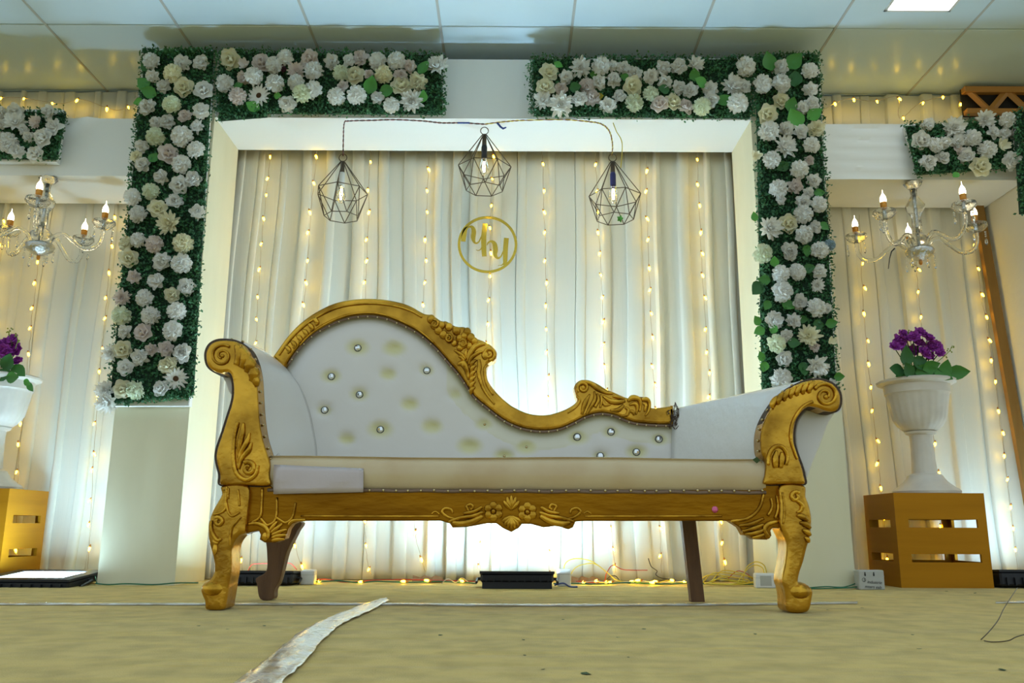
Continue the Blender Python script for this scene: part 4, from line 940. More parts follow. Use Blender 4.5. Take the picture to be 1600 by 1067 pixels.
CEN = [([(425, 228), (412, 340), (405, 440), (398, 560), (388, 700), (378, 800), (378, 893)], 'first from the left on the central curtain'),
       ([(496, 230), (486, 330), (478, 440), (470, 560), (466, 700), (462, 850), (480, 895)], 'second from the left on the central curtain'),
       ([(578, 230), (576, 330), (572, 440), (570, 560), (568, 700), (571, 850), (580, 898)], 'third from the left on the central curtain'),
       ([(670, 232), (667, 330), (663, 440), (660, 560), (654, 700), (648, 820), (664, 893)], 'fourth from the left on the central curtain'),
       ([(771, 232), (767, 320), (764, 440), (760, 520), (756, 600), (752, 700), (750, 895)], 'fifth on the central curtain, passing behind the gold monogram'),
       ([(847, 234), (850, 330), (853, 440), (855, 560), (857, 660), (858, 895)], 'fourth from the right on the central curtain'),
       ([(930, 235), (934, 330), (940, 440), (944, 560), (949, 660), (953, 800), (962, 895)], 'third from the right on the central curtain'),
       ([(1008, 235), (1011, 330), (1015, 440), (1020, 560), (1024, 660), (1030, 800), (1034, 895)], 'second from the right on the central curtain'),
       ([(1089, 236), (1093, 330), (1098, 440), (1106, 560), (1113, 660), (1123, 800), (1133, 895)], 'first from the right on the central curtain')]
for k, (p, l) in enumerate(CEN): fairy(p, YL, 'hanging string of warm fairy lights, ' + l, 'fairy lights on the central curtain', 36 + k % 3, 8 + 5 * (k % 4), 50 + k)
YL2 = YB - 0.065
for k, (p, l) in enumerate((([(72, 318), (62, 400), (52, 480), (44, 560), (34, 660), (27, 770), (24, 900)], 'near the purple flowers in the left bay'),
                            ([(180, 320), (172, 400), (166, 480), (158, 560), (150, 660), (143, 780), (137, 890)], 'beside the left pillar in the left bay'),
                            ([(8, 318), (0, 400), (-8, 500), (-20, 700), (-25, 890)], 'at the left photo edge in the left bay'),
                            ([(1343, 335), (1346, 420), (1352, 520), (1364, 640), (1376, 760), (1388, 905)], 'beside the right pillar in the right bay'),
                            ([(1425, 335), (1433, 430), (1440, 510), (1450, 600), (1462, 720), (1474, 905)], 'behind the white urn in the right bay'),
                            ([(1518, 335), (1530, 440), (1545, 530), (1560, 640), (1575, 760), (1592, 905)], 'beside the wooden batten in the right bay'))):
    fairy(p, YL2, 'hanging string of warm fairy lights ' + l, 'fairy lights in the side bays', 38, 10 + 7 * k, 80 + k)
fairy([(-20, 156), (20, 152), (60, 157), (95, 162), (130, 156), (182, 172), (215, 160)], YB - 0.05, 'string of fairy lights swagged above the left bay beam', 'fairy lights under the ceiling', 42, 20, 95)
fairy([(1285, 172), (1322, 155), (1365, 158), (1402, 152), (1406, 185), (1440, 160), (1492, 150), (1498, 170)], YB - 0.09, 'string of fairy lights swagged above the right bay beam', 'fairy lights under the ceiling', 36, 20, 96)

# ================================================================== MONOGRAM
YM = YC - 0.005
zm = (700, 320, 8.89)
mg = thing('monogram_sign', P(762, 427, YM), 'round gold acrylic monogram with two script letters on the curtain', 'sign')
cc = P(762, 382, YM); k = mpp(762, 382, YM)
def band(path, widths, Y, th=0.004):
    mb = MB(); n = len(path); f = []; 
    for i in range(n):
        a = np.array(path[max(i - 1, 0)]); b = np.array(path[min(i + 1, n - 1)]); d = b - a; d = d / (np.linalg.norm(d) + 1e-9); nn = np.array([-d[1], d[0]]) * widths[i]
        l, r = np.array(path[i]) + nn, np.array(path[i]) - nn; L, R_ = P(*l, Y), P(*r, Y); f.append((L, R_))
    vs = []
    for (L, R_) in f: vs += [(L[0], Y, L[2]), (R_[0], Y, R_[2]), (L[0], Y + th, L[2]), (R_[0], Y + th, R_[2])]
    fs = []
    for i in range(n - 1):
        o = 4 * i; fs += [(o, o + 1, o + 5, o + 4), (o + 2, o + 6, o + 7, o + 3), (o, o + 4, o + 6, o + 2), (o + 1, o + 3, o + 7, o + 5)]
    fs += [(0, 2, 3, 1), (4 * n - 4, 4 * n - 3, 4 * n - 1, 4 * n - 2)]
    return mb.add(vs, fs)
ring = [(761.7 + 44.5 * math.cos(a), 382 + 42.5 * math.sin(a)) for a in np.linspace(0, 2 * PI, 65)]
obj('ring', band(ring, [2.0] * 65, YM, 0.005), 'acrylic', mg)
def letter(name, parts):
    mb = MB()
    for i, it in enumerate(parts):
        c = catmull(zt([(a, b, w / zm[2]) for a, b, w in it], zm), 6); b_ = band([(p[0], p[1]) for p in c], [max(p[2], 0.2) for p in c], YM - 0.0005 * i, 0.004); mb.add(b_.v, b_.f)
    return obj(name, mb, 'acrylic', mg)
letter('letter', [[(213, 508, 30), (222, 420, 34), (245, 340, 26), (290, 305, 10), (335, 310, 22), (358, 370, 32), (350, 460, 30), (372, 525, 14), (415, 525, 10), (445, 480, 9), (468, 425, 7), (490, 380, 6)],
                  [(516, 258, 34), (500, 400, 36), (496, 550, 36), (504, 715, 32)], [(480, 560, 14), (458, 610, 8), (425, 632, 5), (388, 626, 2)]])
letter('letter', [[(540, 560, 6), (560, 525, 10), (600, 505, 14), (645, 540, 30), (660, 620, 34), (655, 690, 28), (690, 740, 14), (735, 715, 10), (765, 650, 8), (790, 590, 6)],
                  [(812, 460, 34), (800, 600, 34), (795, 740, 32), (792, 835, 26)], [(790, 770, 16), (765, 820, 8), (735, 840, 5), (695, 840, 2)]])

# ================================================================== PENDANT LAMPS
YP = YF - 0.03
def pendant(ax, ay, cx, cy_mid, cy_low, rw, rl, rot, sockmat, label, bulb_tilt=0.0):
    top_ = P(ax, ay, YP); k_ = mpp(cx, cy_mid, YP); mid = P(cx, cy_mid, YP); low = P(cx, cy_low, YP)
    t = thing('pendant_lamp', (top_[0], YP, low[2]), label, 'pendant lamp', 'wire cage pendants')
    n = 7; R1, R2 = rw * k_, rl * k_
    A = [(top_[0] + 0.010 * math.cos(rot + 2 * PI * i / n), YP + 0.010 * math.sin(rot + 2 * PI * i / n), top_[2] - 0.03) for i in range(n)]
    B = [(mid[0] + R1 * math.cos(rot + 2 * PI * i / n), YP + R1 * math.sin(rot + 2 * PI * i / n), mid[2]) for i in range(n)]
    Cc = [(low[0] + R2 * math.cos(rot + 2 * PI * (i + 0.5) / n), YP + R2 * math.sin(rot + 2 * PI * (i + 0.5) / n), low[2]) for i in range(n)]
    mb = MB()
    for i in range(n):
        j = (i + 1) % n; mb.tube([A[i], B[i]], 0.0022, 5); mb.tube([B[i], B[j]], 0.0022, 5); mb.tube([Cc[i], Cc[j]], 0.0022, 5); mb.tube([B[i], Cc[i]], 0.0022, 5); mb.tube([B[j], Cc[i]], 0.0022, 5)
    mb.tube([A[i % n] for i in range(n + 1)], 0.0022, 5)
    obj('cage', mb, 'wire', t, True)
    mb = MB(); mb.tube([(top_[0] + 0.019 * math.cos(a), YP, top_[2] - 0.008 + 0.019 * math.sin(a)) for a in np.linspace(0, 2 * PI, 17)], 0.0022, 6); obj('hanging_ring', mb, 'wire', t, True)
    mb = MB(); mb.lathe([(0.006, -0.03), (0.010, -0.035), (0.011, -0.085), (0.008, -0.095)], (top_[0], YP, top_[2]), 12); obj('stem', mb, 'wire', t, True)
    mb = MB(); mb.lathe([(0.012, -0.085), (0.014, -0.095), (0.014, -0.15), (0.011, -0.155)], (top_[0], YP, top_[2]), 14); obj('socket', mb, sockmat, t, True)
    mb = MB(); mb.lathe([(0.011, -0.150), (0.014, -0.165), (0.021, -0.185), (0.023, -0.205), (0.018, -0.228), (0.006, -0.240), (0.001, -0.242)], (top_[0], YP, top_[2]), 16); bl = obj('bulb', mb, 'clearbulb', t, True)
    mb = MB()
    for s_ in (-1, 1): mb.tube([(top_[0] + s_ * 0.004, YP, top_[2] - 0.165), (top_[0] + s_ * 0.007, YP, top_[2] - 0.19), (top_[0] + s_ * 0.003, YP, top_[2] - 0.222)], 0.0028, 6)
    obj('filament', mb, 'filament', bl)
    return t
pendant(536, 244, 534, 300, 339, 40, 27, 0.25, 'socketw', 'wire diamond cage pendant with white socket, left of the monogram')
pendant(757, 202, 757, 263, 296, 42, 29, 0.75, 'socket', 'wire diamond cage pendant hanging right above the monogram')
pendant(957, 244, 961, 308, 342, 41, 29, 0.5, 'socketb', 'wire diamond cage pendant with dark blue socket, right of the monogram')
# cables on the header
YW = YF - 0.012
def cable(path, Y, r, m, name='cable', parent=None, per=6):
    mb = MB(); mb.tube([P(a, b, y) for (a, b, y) in catmull([(p[0], p[1], p[2] if len(p) > 2 else Y) for p in path], per)], r, 6); return obj(name, mb, m, parent, True)
def twisted(path, Y, mats, name, label, cat):
    t = thing(name, P(path[0][0], path[0][1], Y), label, cat)
    c = catmull(path, 14)
    for s_, m in zip((0, PI), mats):
        mb = MB(); mb.tube([tuple(np.array(P(p[0], p[1], Y)) + np.array([0.0015 * math.sin(0.9 * i + s_), 0.002 * math.cos(0.9 * i + s_), 0.0022 * math.sin(0.9 * i + s_)])) for i, p in enumerate(c)], 0.002, 5); obj('strand', mb, m, t)
    return t
twisted([(536, 244), (536.5, 215), (538, 192), (545, 189), (580, 188), (618, 187), (660, 189), (690, 192), (720, 192), (757, 194)], YW - 0.02, ('darkred', 'blackw'), 'lamp_cable', 'red and black twisted cable feeding the leftmost cage pendant', 'cable')
twisted([(757, 194), (790, 190), (820, 188), (880, 187), (920, 190), (940, 194), (952, 205), (957, 225), (956, 243)], YW - 0.02, ('yellow', 'darkred'), 'lamp_cable', 'yellow and red cable feeding the rightmost cage pendant', 'cable')
tag(cable([(958, 192), (963, 205), (972, 224), (970, 262)], YW - 0.02, 0.0022, 'yellow', 'loose_cable'), 'loose yellow wire end dangling beside the rightmost cage pendant', 'cable')
mb = MB(); mb.tube([P(715, 192, YW - 0.022), P(734, 192, YW - 0.024)], 0.0045, 6); tag(obj('tape_joint', mb, 'blue'), 'blue insulating tape joint on the header cable', 'tape joint')
mb = MB(); mb.tube([P(777, 192, YW - 0.02), P(782, 198, YW - 0.026), P(786, 201, YW - 0.026), P(791, 199, YW - 0.026)], [0.005, 0.005, 0.005, 0.003], 6); tag(obj('tape_joint', mb, 'blue'), 'dark blue taped wire end sticking out beside the middle pendant', 'tape joint')

# ================================================================== CHANDELIERS
def chandelier(cx, zc, Y, a0, label):
    t = thing('chandelier', (cx, Y, zc - 0.05), label, 'chandelier', 'crystal chandeliers')
    R = 0.285
    # stem, top cap and hook
    s_ = MB(); s_.lathe([(0.012, 0.03), (0.045, 0.045), (0.052, 0.065), (0.035, 0.085), (0.016, 0.10), (0.022, 0.13), (0.020, 0.18), (0.040, 0.215), (0.044, 0.235), (0.024, 0.27), (0.014, 0.29), (0.016, 0.32)], (cx, Y, zc), 18, 0.04, 9); obj('stem', s_, 'glass', t, True)
    s_ = MB(); s_.lathe([(0.007, 0.04), (0.007, 0.33)], (cx, Y, zc), 8); obj('rod', s_, 'chrome', t, True)
    s_ = MB(); s_.lathe([(0.014, 0.318), (0.030, 0.335), (0.042, 0.352), (0.040, 0.356), (0.012, 0.345)], (cx, Y, zc), 18, 0.08, 9); obj('top_cap', s_, 'glass', t, True)
    s_ = MB(); s_.tube([(cx + 0.008 * math.cos(a), Y, zc + 0.362 + 0.010 * math.sin(a)) for a in np.linspace(-2.0, 4.2, 12)], 0.002, 5); obj('hook', s_, 'wire', t)
    s_ = MB(); s_.lathe([(0.008, -0.045), (0.03, -0.035), (0.056, -0.018), (0.066, 0.004), (0.060, 0.016), (0.02, 0.022)], (cx, Y, zc), 24, 0.02, 24); obj('bowl', s_, 'chrome', t, True)
    s_ = MB(); s_.ell((cx, Y, zc - 0.052), (0.009, 0.009, 0.013), 8, 6); obj('finial', s_, 'copper', t, True)
    def drop(x, y, z, n, par):
        d = MB(); zz = z
        for k in range(n): d.ell((x, y, zz), (0.005, 0.005, 0.005), 6, 4); zz -= 0.011
        d.lathe([(0.001, -0.034), (0.008, -0.022), (0.006, -0.008), (0.001, 0.0)], (x, y, zz), 6); return obj('drop', d, 'glass', par)
    for k in range(6):
        a = a0 + PI / 6 + k * PI / 3; drop(cx + 0.062 * math.cos(a), Y + 0.062 * math.sin(a), zc - 0.015, 2 + k % 3, t)
    for k in range(5):
        a = a0 + 2 * PI * k / 5; ca, sa = math.cos(a), math.sin(a)
        ap = catmull([(0.04, 0.015), (0.06, 0.055), (0.10, 0.07), (0.15, 0.035), (0.20, 0.0), (0.25, 0.005), (0.28, 0.045), (0.285, 0.10)], 5)
        m_ = MB(); m_.tube([(cx + r * ca, Y + r * sa, zc + z) for r, z in ap], [0.0095 + 0.0012 * (i % 2) for i in range(len(ap))], 8); arm = obj('arm', m_, 'glass', t, True)
        px_, py_, pz = cx + R * ca, Y + R * sa, zc + 0.10
        m_ = MB(); m_.lathe([(0.010, 0.0), (0.034, 0.010), (0.052, 0.030), (0.050, 0.045), (0.035, 0.052), (0.034, 0.049), (0.046, 0.042), (0.046, 0.031), (0.030, 0.015), (0.006, 0.006)], (px_, py_, pz), 20, 0.03, 20); obj('candle_cup', m_, 'glass', arm, True)
        m_ = MB(); m_.lathe([(0.009, 0.0), (0.009, 0.055)], (px_, py_, pz), 10); obj('candle_sleeve', m_, 'chrome', arm, True)
        m_ = MB(); m_.lathe([(0.010, 0.055), (0.014, 0.060), (0.015, 0.085), (0.014, 0.088)], (px_, py_, pz), 14, 0.05, 10); obj('lamp_socket', m_, 'copper', arm, True)
        m_ = MB(); m_.lathe([(0.013, 0.088), (0.0150, 0.098), (0.0125, 0.115), (0.007, 0.126), (0.002, 0.135), (0.0008, 0.150)], (px_, py_, pz), 12); obj('candle_bulb', m_, 'candle', arm, True)
        drop(px_ + 0.044 * ca, py_ + 0.044 * sa, pz + 0.005, 3, arm); drop(px_ - 0.044 * ca * 0.7 + 0.03 * sa, py_ - 0.03 * sa - 0.03 * ca, pz + 0.005, 2, arm)
    return t
YH = 3.935
p1 = P(1437, 394, YH); p2 = P(62, 386, YH)
chandelier(p1[0], p1[2], YH, math.radians(0), 'crystal five-arm chandelier hanging whole in the right bay')
chandelier(p2[0], p2[2], YH, math.radians(6), 'crystal five-arm chandelier in the left bay, cropped by the photo edge')
for (p, l) in ((p1, 'thin wire holding up the whole chandelier on the right'), (p2, 'thin wire holding up the cropped chandelier on the left')):
    mb = MB(); mb.tube([(p[0], YH, p[2] + 0.372), (p[0] + 0.002, YH, max(p[2] + 0.38, 1.93))], 0.0012, 5); tag(obj('hanging_wire', mb, 'wire'), l, 'wire', 'chandelier wires')

# ================================================================== CRATES, URNS, FLOWERS
def crate(x0, x1, y0, y1, h, label):
    t = thing('crate', ((x0 + x1) / 2, (y0 + y1) / 2, 0), label, 'crate', 'gold plant stands')
    th = 0.014; s1 = (0.110, 0.146); s2_ = (0.262, 0.298)
    def panel(ax, a0, a1, b0, b1):
        """slab with two long slots; ax: along x or y"""
        w = a1 - a0; sl0, sl1 = a0 + 0.14 * w, a1 - 0.10 * w; mb = MB()
        def bx(u0, u1, z0, z1):
            if ax == 'x': mb.box((u0, b0, z0), (u1, b1, z1))
            else: mb.box((b0, u0, z0), (b1, u1, z1))
        bx(a0, a1, 0, s1[0]); bx(a0, a1, s1[1], s2_[0]); bx(a0, a1, s2_[1], h - th)
        for z0, z1 in (s1, s2_): bx(a0, sl0, z0, z1); bx(sl1, a1, z0, z1)
        return mb
    obj('front_panel', panel('x', x0, x1, y0, y0 + th), 'crate', t); obj('back_panel', panel('x', x0, x1, y1 - th, y1), 'crate', t)
    obj('side_panel', panel('y', y0 + th, y1 - th, x0, x0 + th), 'crate', t); obj('side_panel', panel('y', y0 + th, y1 - th, x1 - th, x1), 'crate', t)
    obj('top_panel', MB().box((x0, y0, h - th), (x1, y1, h)), 'crate', t); return t
HCR = 0.415
crate(1.73, 2.14, 3.92, 4.255, HCR, 'gold slotted box crate under the whole white urn')
crate(-2.69, -2.272, 3.92, 4.255, HCR, 'gold slotted box crate at the left edge beside the floodlight')
def urn(cx, cy, label):
    z = HCR + 0.001; t = thing('urn', (cx, cy, z), label, 'urn', 'white urns'); h = 0.545
    def mbp(pr, **k): return MB().lathe(pr, (cx, cy, z), **k)
    obj('foot', mbp([(0.148, 0.0), (0.150, 0.012), (0.138, 0.024), (0.120, 0.034), (0.095, 0.055), (0.080, 0.075), (0.078, 0.085), (0.060, 0.095)], n=48, flute=0.02, nf=24, zr=(0.025, 0.08)), 'urn', t, True, 40)
    obj('stem', mbp([(0.056, 0.088), (0.052, 0.16), (0.050, 0.25), (0.052, 0.275), (0.068, 0.282), (0.072, 0.292), (0.05, 0.295)], n=48, flute=0.01, nf=16), 'urn', t, True, 40)
    obj('bowl', mbp([(0.05, 0.290), (0.075, 0.297), (0.100, 0.320), (0.118, 0.350), (0.128, 0.400), (0.138, 0.460), (0.142, 0.470), (0.146, 0.474), (0.149, 0.515), (0.120, 0.515)], n=96, flute=0.014, nf=24, zr=(0.31, 0.462)), 'urn', t, True, 40)
    obj('rim', mbp([(0.140, 0.510), (0.160, 0.516), (0.176, 0.524), (0.178, 0.534), (0.168, 0.540), (0.150, 0.542), (0.138, 0.535), (0.13, 0.52)], n=72, flute=0.006, nf=18), 'urn', t, True, 40)
    obj('soil', mbp([(0.02, 0.505), (0.135, 0.505), (0.135, 0.512), (0.02, 0.514)], n=24), 'matgreen', t)
    return t
UX = P(1436, 650, 4.07)[0]; UXL = -UX - 0.515
def bloom(seed):
    rg = np.random.default_rng(seed); mb = MB(); mb.ell((0, 0, 0.15), (0.4, 0.4, 0.35), 8, 5)
    for (n, el, L) in ((7, 0.1, 1.0), (6, 0.6, 0.85), (5, 1.1, 0.6)):
        for k in range(n): place(mb, petal_grid(L * rg.uniform(0.85, 1.1), 0.42, 0.3, 0.1, 3, 4, 0.85, 0.12, rg.uniform(0, 6)), 2 * PI * k / n + el, el, 0.03, 0.05)
    return mb
BLOOM = [mesh('purple_bloom', bloom(k), 'purple', True) for k in (1, 2)]
def bouquet(cx, cy, blooms, leaves, sprigs, label, seed):
    z = HCR + 0.516; t = thing('flower_bunch', (cx, cy, z), label, 'flowers', 'purple flower bunches'); rg = random.Random(seed)
    for (px, py, r) in blooms:
        Y = cy - 0.09 + rg.uniform(-0.03, 0.06); p = P(px, py, Y); rot = face_cam(rg.uniform(-0.5, 0.5), rg.uniform(-0.7, 0.2), rg.uniform(0, 6))
        b = inst('purple_bloom', BLOOM[rg.randrange(2)], t, p, rot, r * mpp(px, py, Y))
        mb = MB(); mb.tube([(cx + (p[0] - cx) * 0.3, cy, z), ((cx + p[0]) / 2, (cy + Y) / 2, (z + p[2]) / 2 + 0.01), (p[0], Y + 0.008, p[2])], 0.0025, 5); obj('flower_stem', mb, 'scrap', t)
    for (px, py, r, a, ci) in leaves:
        Y = cy - 0.13 + rg.uniform(-0.02, 0.03); p = P(px - r * math.cos(a), py + r * math.sin(a), Y)
        s_ = 2 * r * mpp(px, py, Y); inst('leaf', LEAFM[0], t, p, face_cam(rg.uniform(-0.3, 0.3), rg.uniform(-0.2, 0.4), a), (s_, s_, s_), LG[ci])
    for path in sprigs:
        mb = MB(); pts = [P(a, b, cy - 0.10) for a, b in path]; mb.tube(pts, 0.0018, 5)
        for q in pts[1:]:
            for _ in range(4): mb.ell((q[0] + rg.uniform(-0.01, 0.01), q[1] + rg.uniform(-0.01, 0.01), q[2] + rg.uniform(-0.01, 0.01)), 0.004, 6, 4)
        o = obj('filler_sprig', mb, 'yellowgreen', t); o['kind'] = 'stuff'
    return t
M['yellowgreen'] = mat('yellow_green_sprig', (0.22, 0.30, 0.05), 0.6)
urn(UX, 4.07, 'white pedestal urn standing whole on the right crate')
urn(UXL, 4.07, 'white pedestal urn cut by the left photo edge')
BL = [(1404, 535, 14), (1411, 523, 10), (1398, 542, 10), (1428, 527, 11), (1437, 521, 11), (1450, 530, 12), (1426, 547, 10), (1443, 553, 13), (1456, 543, 12), (1464, 541, 10), (1468, 552, 9), (1435, 537, 11), (1452, 556, 9), (1418, 530, 8)]
LV = [(1398, 579, 15, 3.05, 1), (1416, 556, 17, 1.7, 1), (1440, 568, 16, -0.5, 1), (1455, 572, 14, 0.4, 0), (1478, 575, 14, 1.3, 0), (1497, 582, 16, 0.05, 0), (1472, 586, 15, -0.6, 0), (1430, 580, 16, 2.9, 1), (1418, 578, 14, 2.2, 1), (1446, 580, 16, 0.2, 0), (1460, 585, 14, -0.2, 1), (1412, 585, 12, 3.3, 0)]
bouquet(UX, 4.07, BL, LV, [[(1465, 565), (1476, 556), (1484, 548), (1488, 540)], [(1420, 575), (1412, 566), (1410, 578)], [(1424, 540), (1421, 522), (1419, 517)]], 'purple artificial blooms and green leaves in the right urn', 5)
bouquet(UXL, 4.07, [(15, 538, 14), (8, 548, 13), (26, 545, 13), (28, 565, 9), (0, 540, 12), (20, 530, 9), (-14, 545, 13), (-25, 538, 12)],
        [(12, 565, 15, 1.2, 1), (30, 580, 14, -0.7, 0), (5, 585, 14, 0.4, 1), (48, 605, 9, -0.9, 0), (44, 598, 8, -0.5, 2), (22, 590, 13, 0.0, 0), (-20, 575, 14, 2.6, 1)], [[(18, 535), (14, 522), (15, 515)], [(24, 545), (28, 532), (26, 524)]], 'purple artificial blooms and green leaves in the urn at the left edge', 6)

# ================================================================== FLOODLIGHTS
def flood(lk, cx, cy, w, d, h, tiltx, label, rz=0.0, z0=0.0, fins=True, bz=0.020):
    t = thing('floodlight', (cx, cy, z0), label, 'floodlight', 'floodlights on the floor')
    t.rotation_euler = (tiltx, 0, rz)
    def put(n, mb, m, sm=False): o = bpy.data.objects.new(n, mesh(n, mb, m, sm)); COL.objects.link(o); o.parent = t; return o
    bw, bd = w / 2, d / 2
    body = MB().cbox((-bw, -bd, 0.004), (bw, bd, h - 0.008), 0.008); put('housing', body, 'black')
    f = MB()
    for lo, hi in (((-bw - 0.004, -bd - 0.004, h - 0.01), (bw + 0.004, -bd + bz, h)), ((-bw - 0.004, bd - bz, h - 0.01), (bw + 0.004, bd + 0.004, h)), ((-bw - 0.004, -bd + bz, h - 0.01), (-bw + bz, bd - bz, h)), ((bw - bz, -bd + bz, h - 0.01), (bw + 0.004, bd - bz, h))):
        f.box(lo, hi)
    put('bezel', f, 'black')
    g_ = MB().box((-bw + bz, -bd + bz, h - 0.009), (bw - bz, bd - bz, h - 0.003)); put('lamp_glass', g_, 'lampglass_' + lk)
    if fins:
        for k in range(9):
            x = -bw * 0.85 + 2 * bw * 0.85 * k / 8; put('cooling_fin', MB().box((x - 0.003, -bd - 0.012, 0.008), (x + 0.003, -bd + 0.002, h * 0.55)), 'black')
    if lk == 'a': put('foot_bar', MB().box((-bw * 0.95, -bd, -0.021), (bw * 0.95, -bd + 0.03, 0.006)), 'black')
    b = MB(); b.tube([(-bw - 0.002, 0, h * 0.5), (-bw - 0.018, 0, h * 0.45), (-bw - 0.018, -bd * 0.6, 0.006)], 0.006, 6); put('bracket', b, 'black')
    b = MB(); b.tube([(bw + 0.002, 0, h * 0.5), (bw + 0.018, 0, h * 0.45), (bw + 0.018, -bd * 0.6, 0.006)], 0.006, 6); put('bracket', b, 'black')
    return t
flood('a', G(808, 921)[0] + 0.0, 3.83, 0.31, 0.19, 0.050, math.radians(-6), 'black floodlight on the floor behind the middle of the sofa', z0=0.012)
flood('b', P(410, 915, 3.88)[0], 3.92, 0.28, 0.17, 0.060, math.radians(-3), 'black floodlight with cooling fins behind the left legs of the sofa')
flood('c', -2.03, 3.84, 0.39, 0.33, 0.045, math.radians(4), 'large black floodlight lying face up left of the pillar', bz=0.055, rz=0.0)
flood('d', P(1618, 905, 3.88)[0] + 0.04, 4.03, 0.34, 0.22, 0.075, math.radians(-3), 'black floodlight cropped at the right edge beside the crate')

# ================================================================== THINGS ON THE FLOOR
# packing tape
Lp = [(596, 938), (560, 950), (520, 966), (488, 980), (458, 1000), (425, 1028), (372, 1067), (300, 1120)]
Rp = [(608, 940), (575, 958), (545, 972), (522, 987), (503, 1006), (480, 1034), (446, 1067), (400, 1120)]
L_, R2_ = catmull(Lp, 6), catmull(Rp, 6); rg = np.random.default_rng(4); g = []
for i, (a, b) in enumerate(zip(L_, R2_)):
    A, B = G(*a), G(*b); row = []
    for k in range(9):
        t = k / 8; p = A * (1 - t) + B * t; row.append((p[0] + rg.normal(0, 0.0015), p[1] + rg.normal(0, 0.002), 0.004 + 0.005 * abs(math.sin(9 * t + 0.6 * i)) * math.sin(PI * t) + 0.003 * rg.uniform()))
    g.append(row)
o = obj('tape_strip', MB().grid(g), 'tape', None, True); sm = o.modifiers.new('thickness', 'SOLIDIFY'); sm.thickness = 0.0015; sm.offset = -1
tag(o, 'wide wrinkled clear tape strip running diagonally across the carpet', 'tape', 'tapes on the carpet')
mb = MB(); pts = [(-40, 944), (100, 944.5), (250, 944.5), (400, 944.5), (600, 944.5), (760, 946), (950, 946), (1100, 945), (1240, 943.5), (1340, 942)]
g = []
for a, b in catmull(pts, 4):
    A, B = G(a, b - 1.4), G(a, b + 1.6); g.append([(A[0], A[1], 0.003), ((A[0] + B[0]) / 2, (A[1] + B[1]) / 2, 0.0055), (B[0], B[1], 0.003)])
o = obj('tape_line', mb.grid(g), 'tape', None, True); sm = o.modifiers.new('thickness', 'SOLIDIFY'); sm.thickness = 0.0015; sm.offset = -1
tag(o, 'thin straight tape seam crossing the carpet under the sofa', 'tape', 'tapes on the carpet')
mb = MB(); g = []
for a, b in ((1556, 942), (1580, 941.5), (1640, 941)):
    A, B = G(a, b - 1.3), G(a, b + 1.3); g.append([(A[0], A[1], 0.003), ((A[0] + B[0]) / 2, (A[1] + B[1]) / 2, 0.005), (B[0], B[1], 0.003)])
o = obj('tape_line', mb.grid(g), 'tape', None, True); sm = o.modifiers.new('thickness', 'SOLIDIFY'); sm.thickness = 0.0015; sm.offset = -1
tag(o, 'short end of tape seam at the right photo edge', 'tape', 'tapes on the carpet')

def fcable(name, path, r, m, label, group=None, bulbs=None):
    """cable near the floor; path of (px, Y, height above the floor)"""
    pts = []
    for px, Y, z in catmull(path, 8):
        d = ray(px, 905); x = d[0] * Y / d[1]; pts.append((x, Y, max(z, r)))
    o = obj(name, MB().tube(pts, r, 6), m, None, True) if not bulbs else None
    if o is not None: return tag(o, label, 'cable', group)
    t = thing(name, (pts[0][0], pts[0][1], 0), label, 'fairy lights', group)
    obj('wire', MB().tube(pts, r, 6), m, t, True)
    for k in bulbs:
        p = pts[int(k * (len(pts) - 1))]; b = inst('bulb', FB, t, (p[0], p[1] - 0.006, p[2] + 0.004), Quaternion((1, 0, 0), 1.2) @ Quaternion((0, 1, 0), 0.4 * k * 7), 1.1)
        h = bpy.data.objects.new('bulb_holder', FCAP); COL.objects.link(h); h.parent = b
    return t
GW = 'cables on the floor'
fcable('floor_light_string', [(470, 4.02, .006), (500, 4.0, .010), (530, 3.99, .014), (560, 4.01, .006), (590, 4.0, .012), (640, 4.01, .008), (680, 4.02, .012), (720, 4.0, .010), (745, 3.99, .006)], 0.003, 'green', 'green fairy light wire along the floor left of the middle floodlight', GW, [0.02, 0.14, 0.42, 0.62, 0.72, 0.9])
fcable('floor_cable', [(475, 4.05, .012), (510, 4.04, .018), (540, 4.03, .006), (590, 4.04, .016), (640, 4.05, .018), (690, 4.06, .014), (745, 4.05, .010)], 0.0025, 'red', 'red cable lying along the curtain foot left of the middle floodlight', GW)
fcable('floor_cable', [(690, 4.0, .004), (700, 3.98, .025), (712, 4.0, .010), (722, 3.98, .030), (735, 4.0, .006), (746, 4.0, .012)], 0.002, 'whitew', 'small white wire coil left of the middle floodlight', GW)
fcable('floor_cable', [(865, 3.92, .012), (890, 3.96, .010), (930, 3.98, .006), (980, 4.0, .012), (1030, 3.98, .008), (1080, 3.99, .012), (1130, 4.0, .006), (1190, 4.0, .008)], 0.003, 'green', 'dark green cable along the floor right of the middle floodlight', GW)
fcable('floor_cable', [(866, 3.80, .012), (880, 3.80, .020), (890, 3.81, .006), (902, 3.82, .004)], 0.0035, 'blue', 'short blue-black lead coming out of the middle floodlight', GW)
fcable('floor_light_string', [(905, 4.03, .006), (930, 4.0, .018), (960, 4.02, .010), (1000, 3.99, .02), (1030, 4.02, .012), (1060, 4.0, .018), (1100, 4.02, .008)], 0.002, 'whitew', 'tangled pale fairy light wire behind the right end of the sofa', GW, [0.08, 0.2, 0.33, 0.5, 0.66, 0.8, 0.95])
fcable('floor_light_string', [(935, 4.05, .008), (965, 4.02, .015), (990, 4.05, .012), (1022, 3.98, .01), (1045, 4.04, .02), (1075, 4.0, .006)], 0.002, 'yellow', 'tangled yellow fairy light wire behind the right end of the sofa', GW, [0.1, 0.4, 0.6, 0.97])
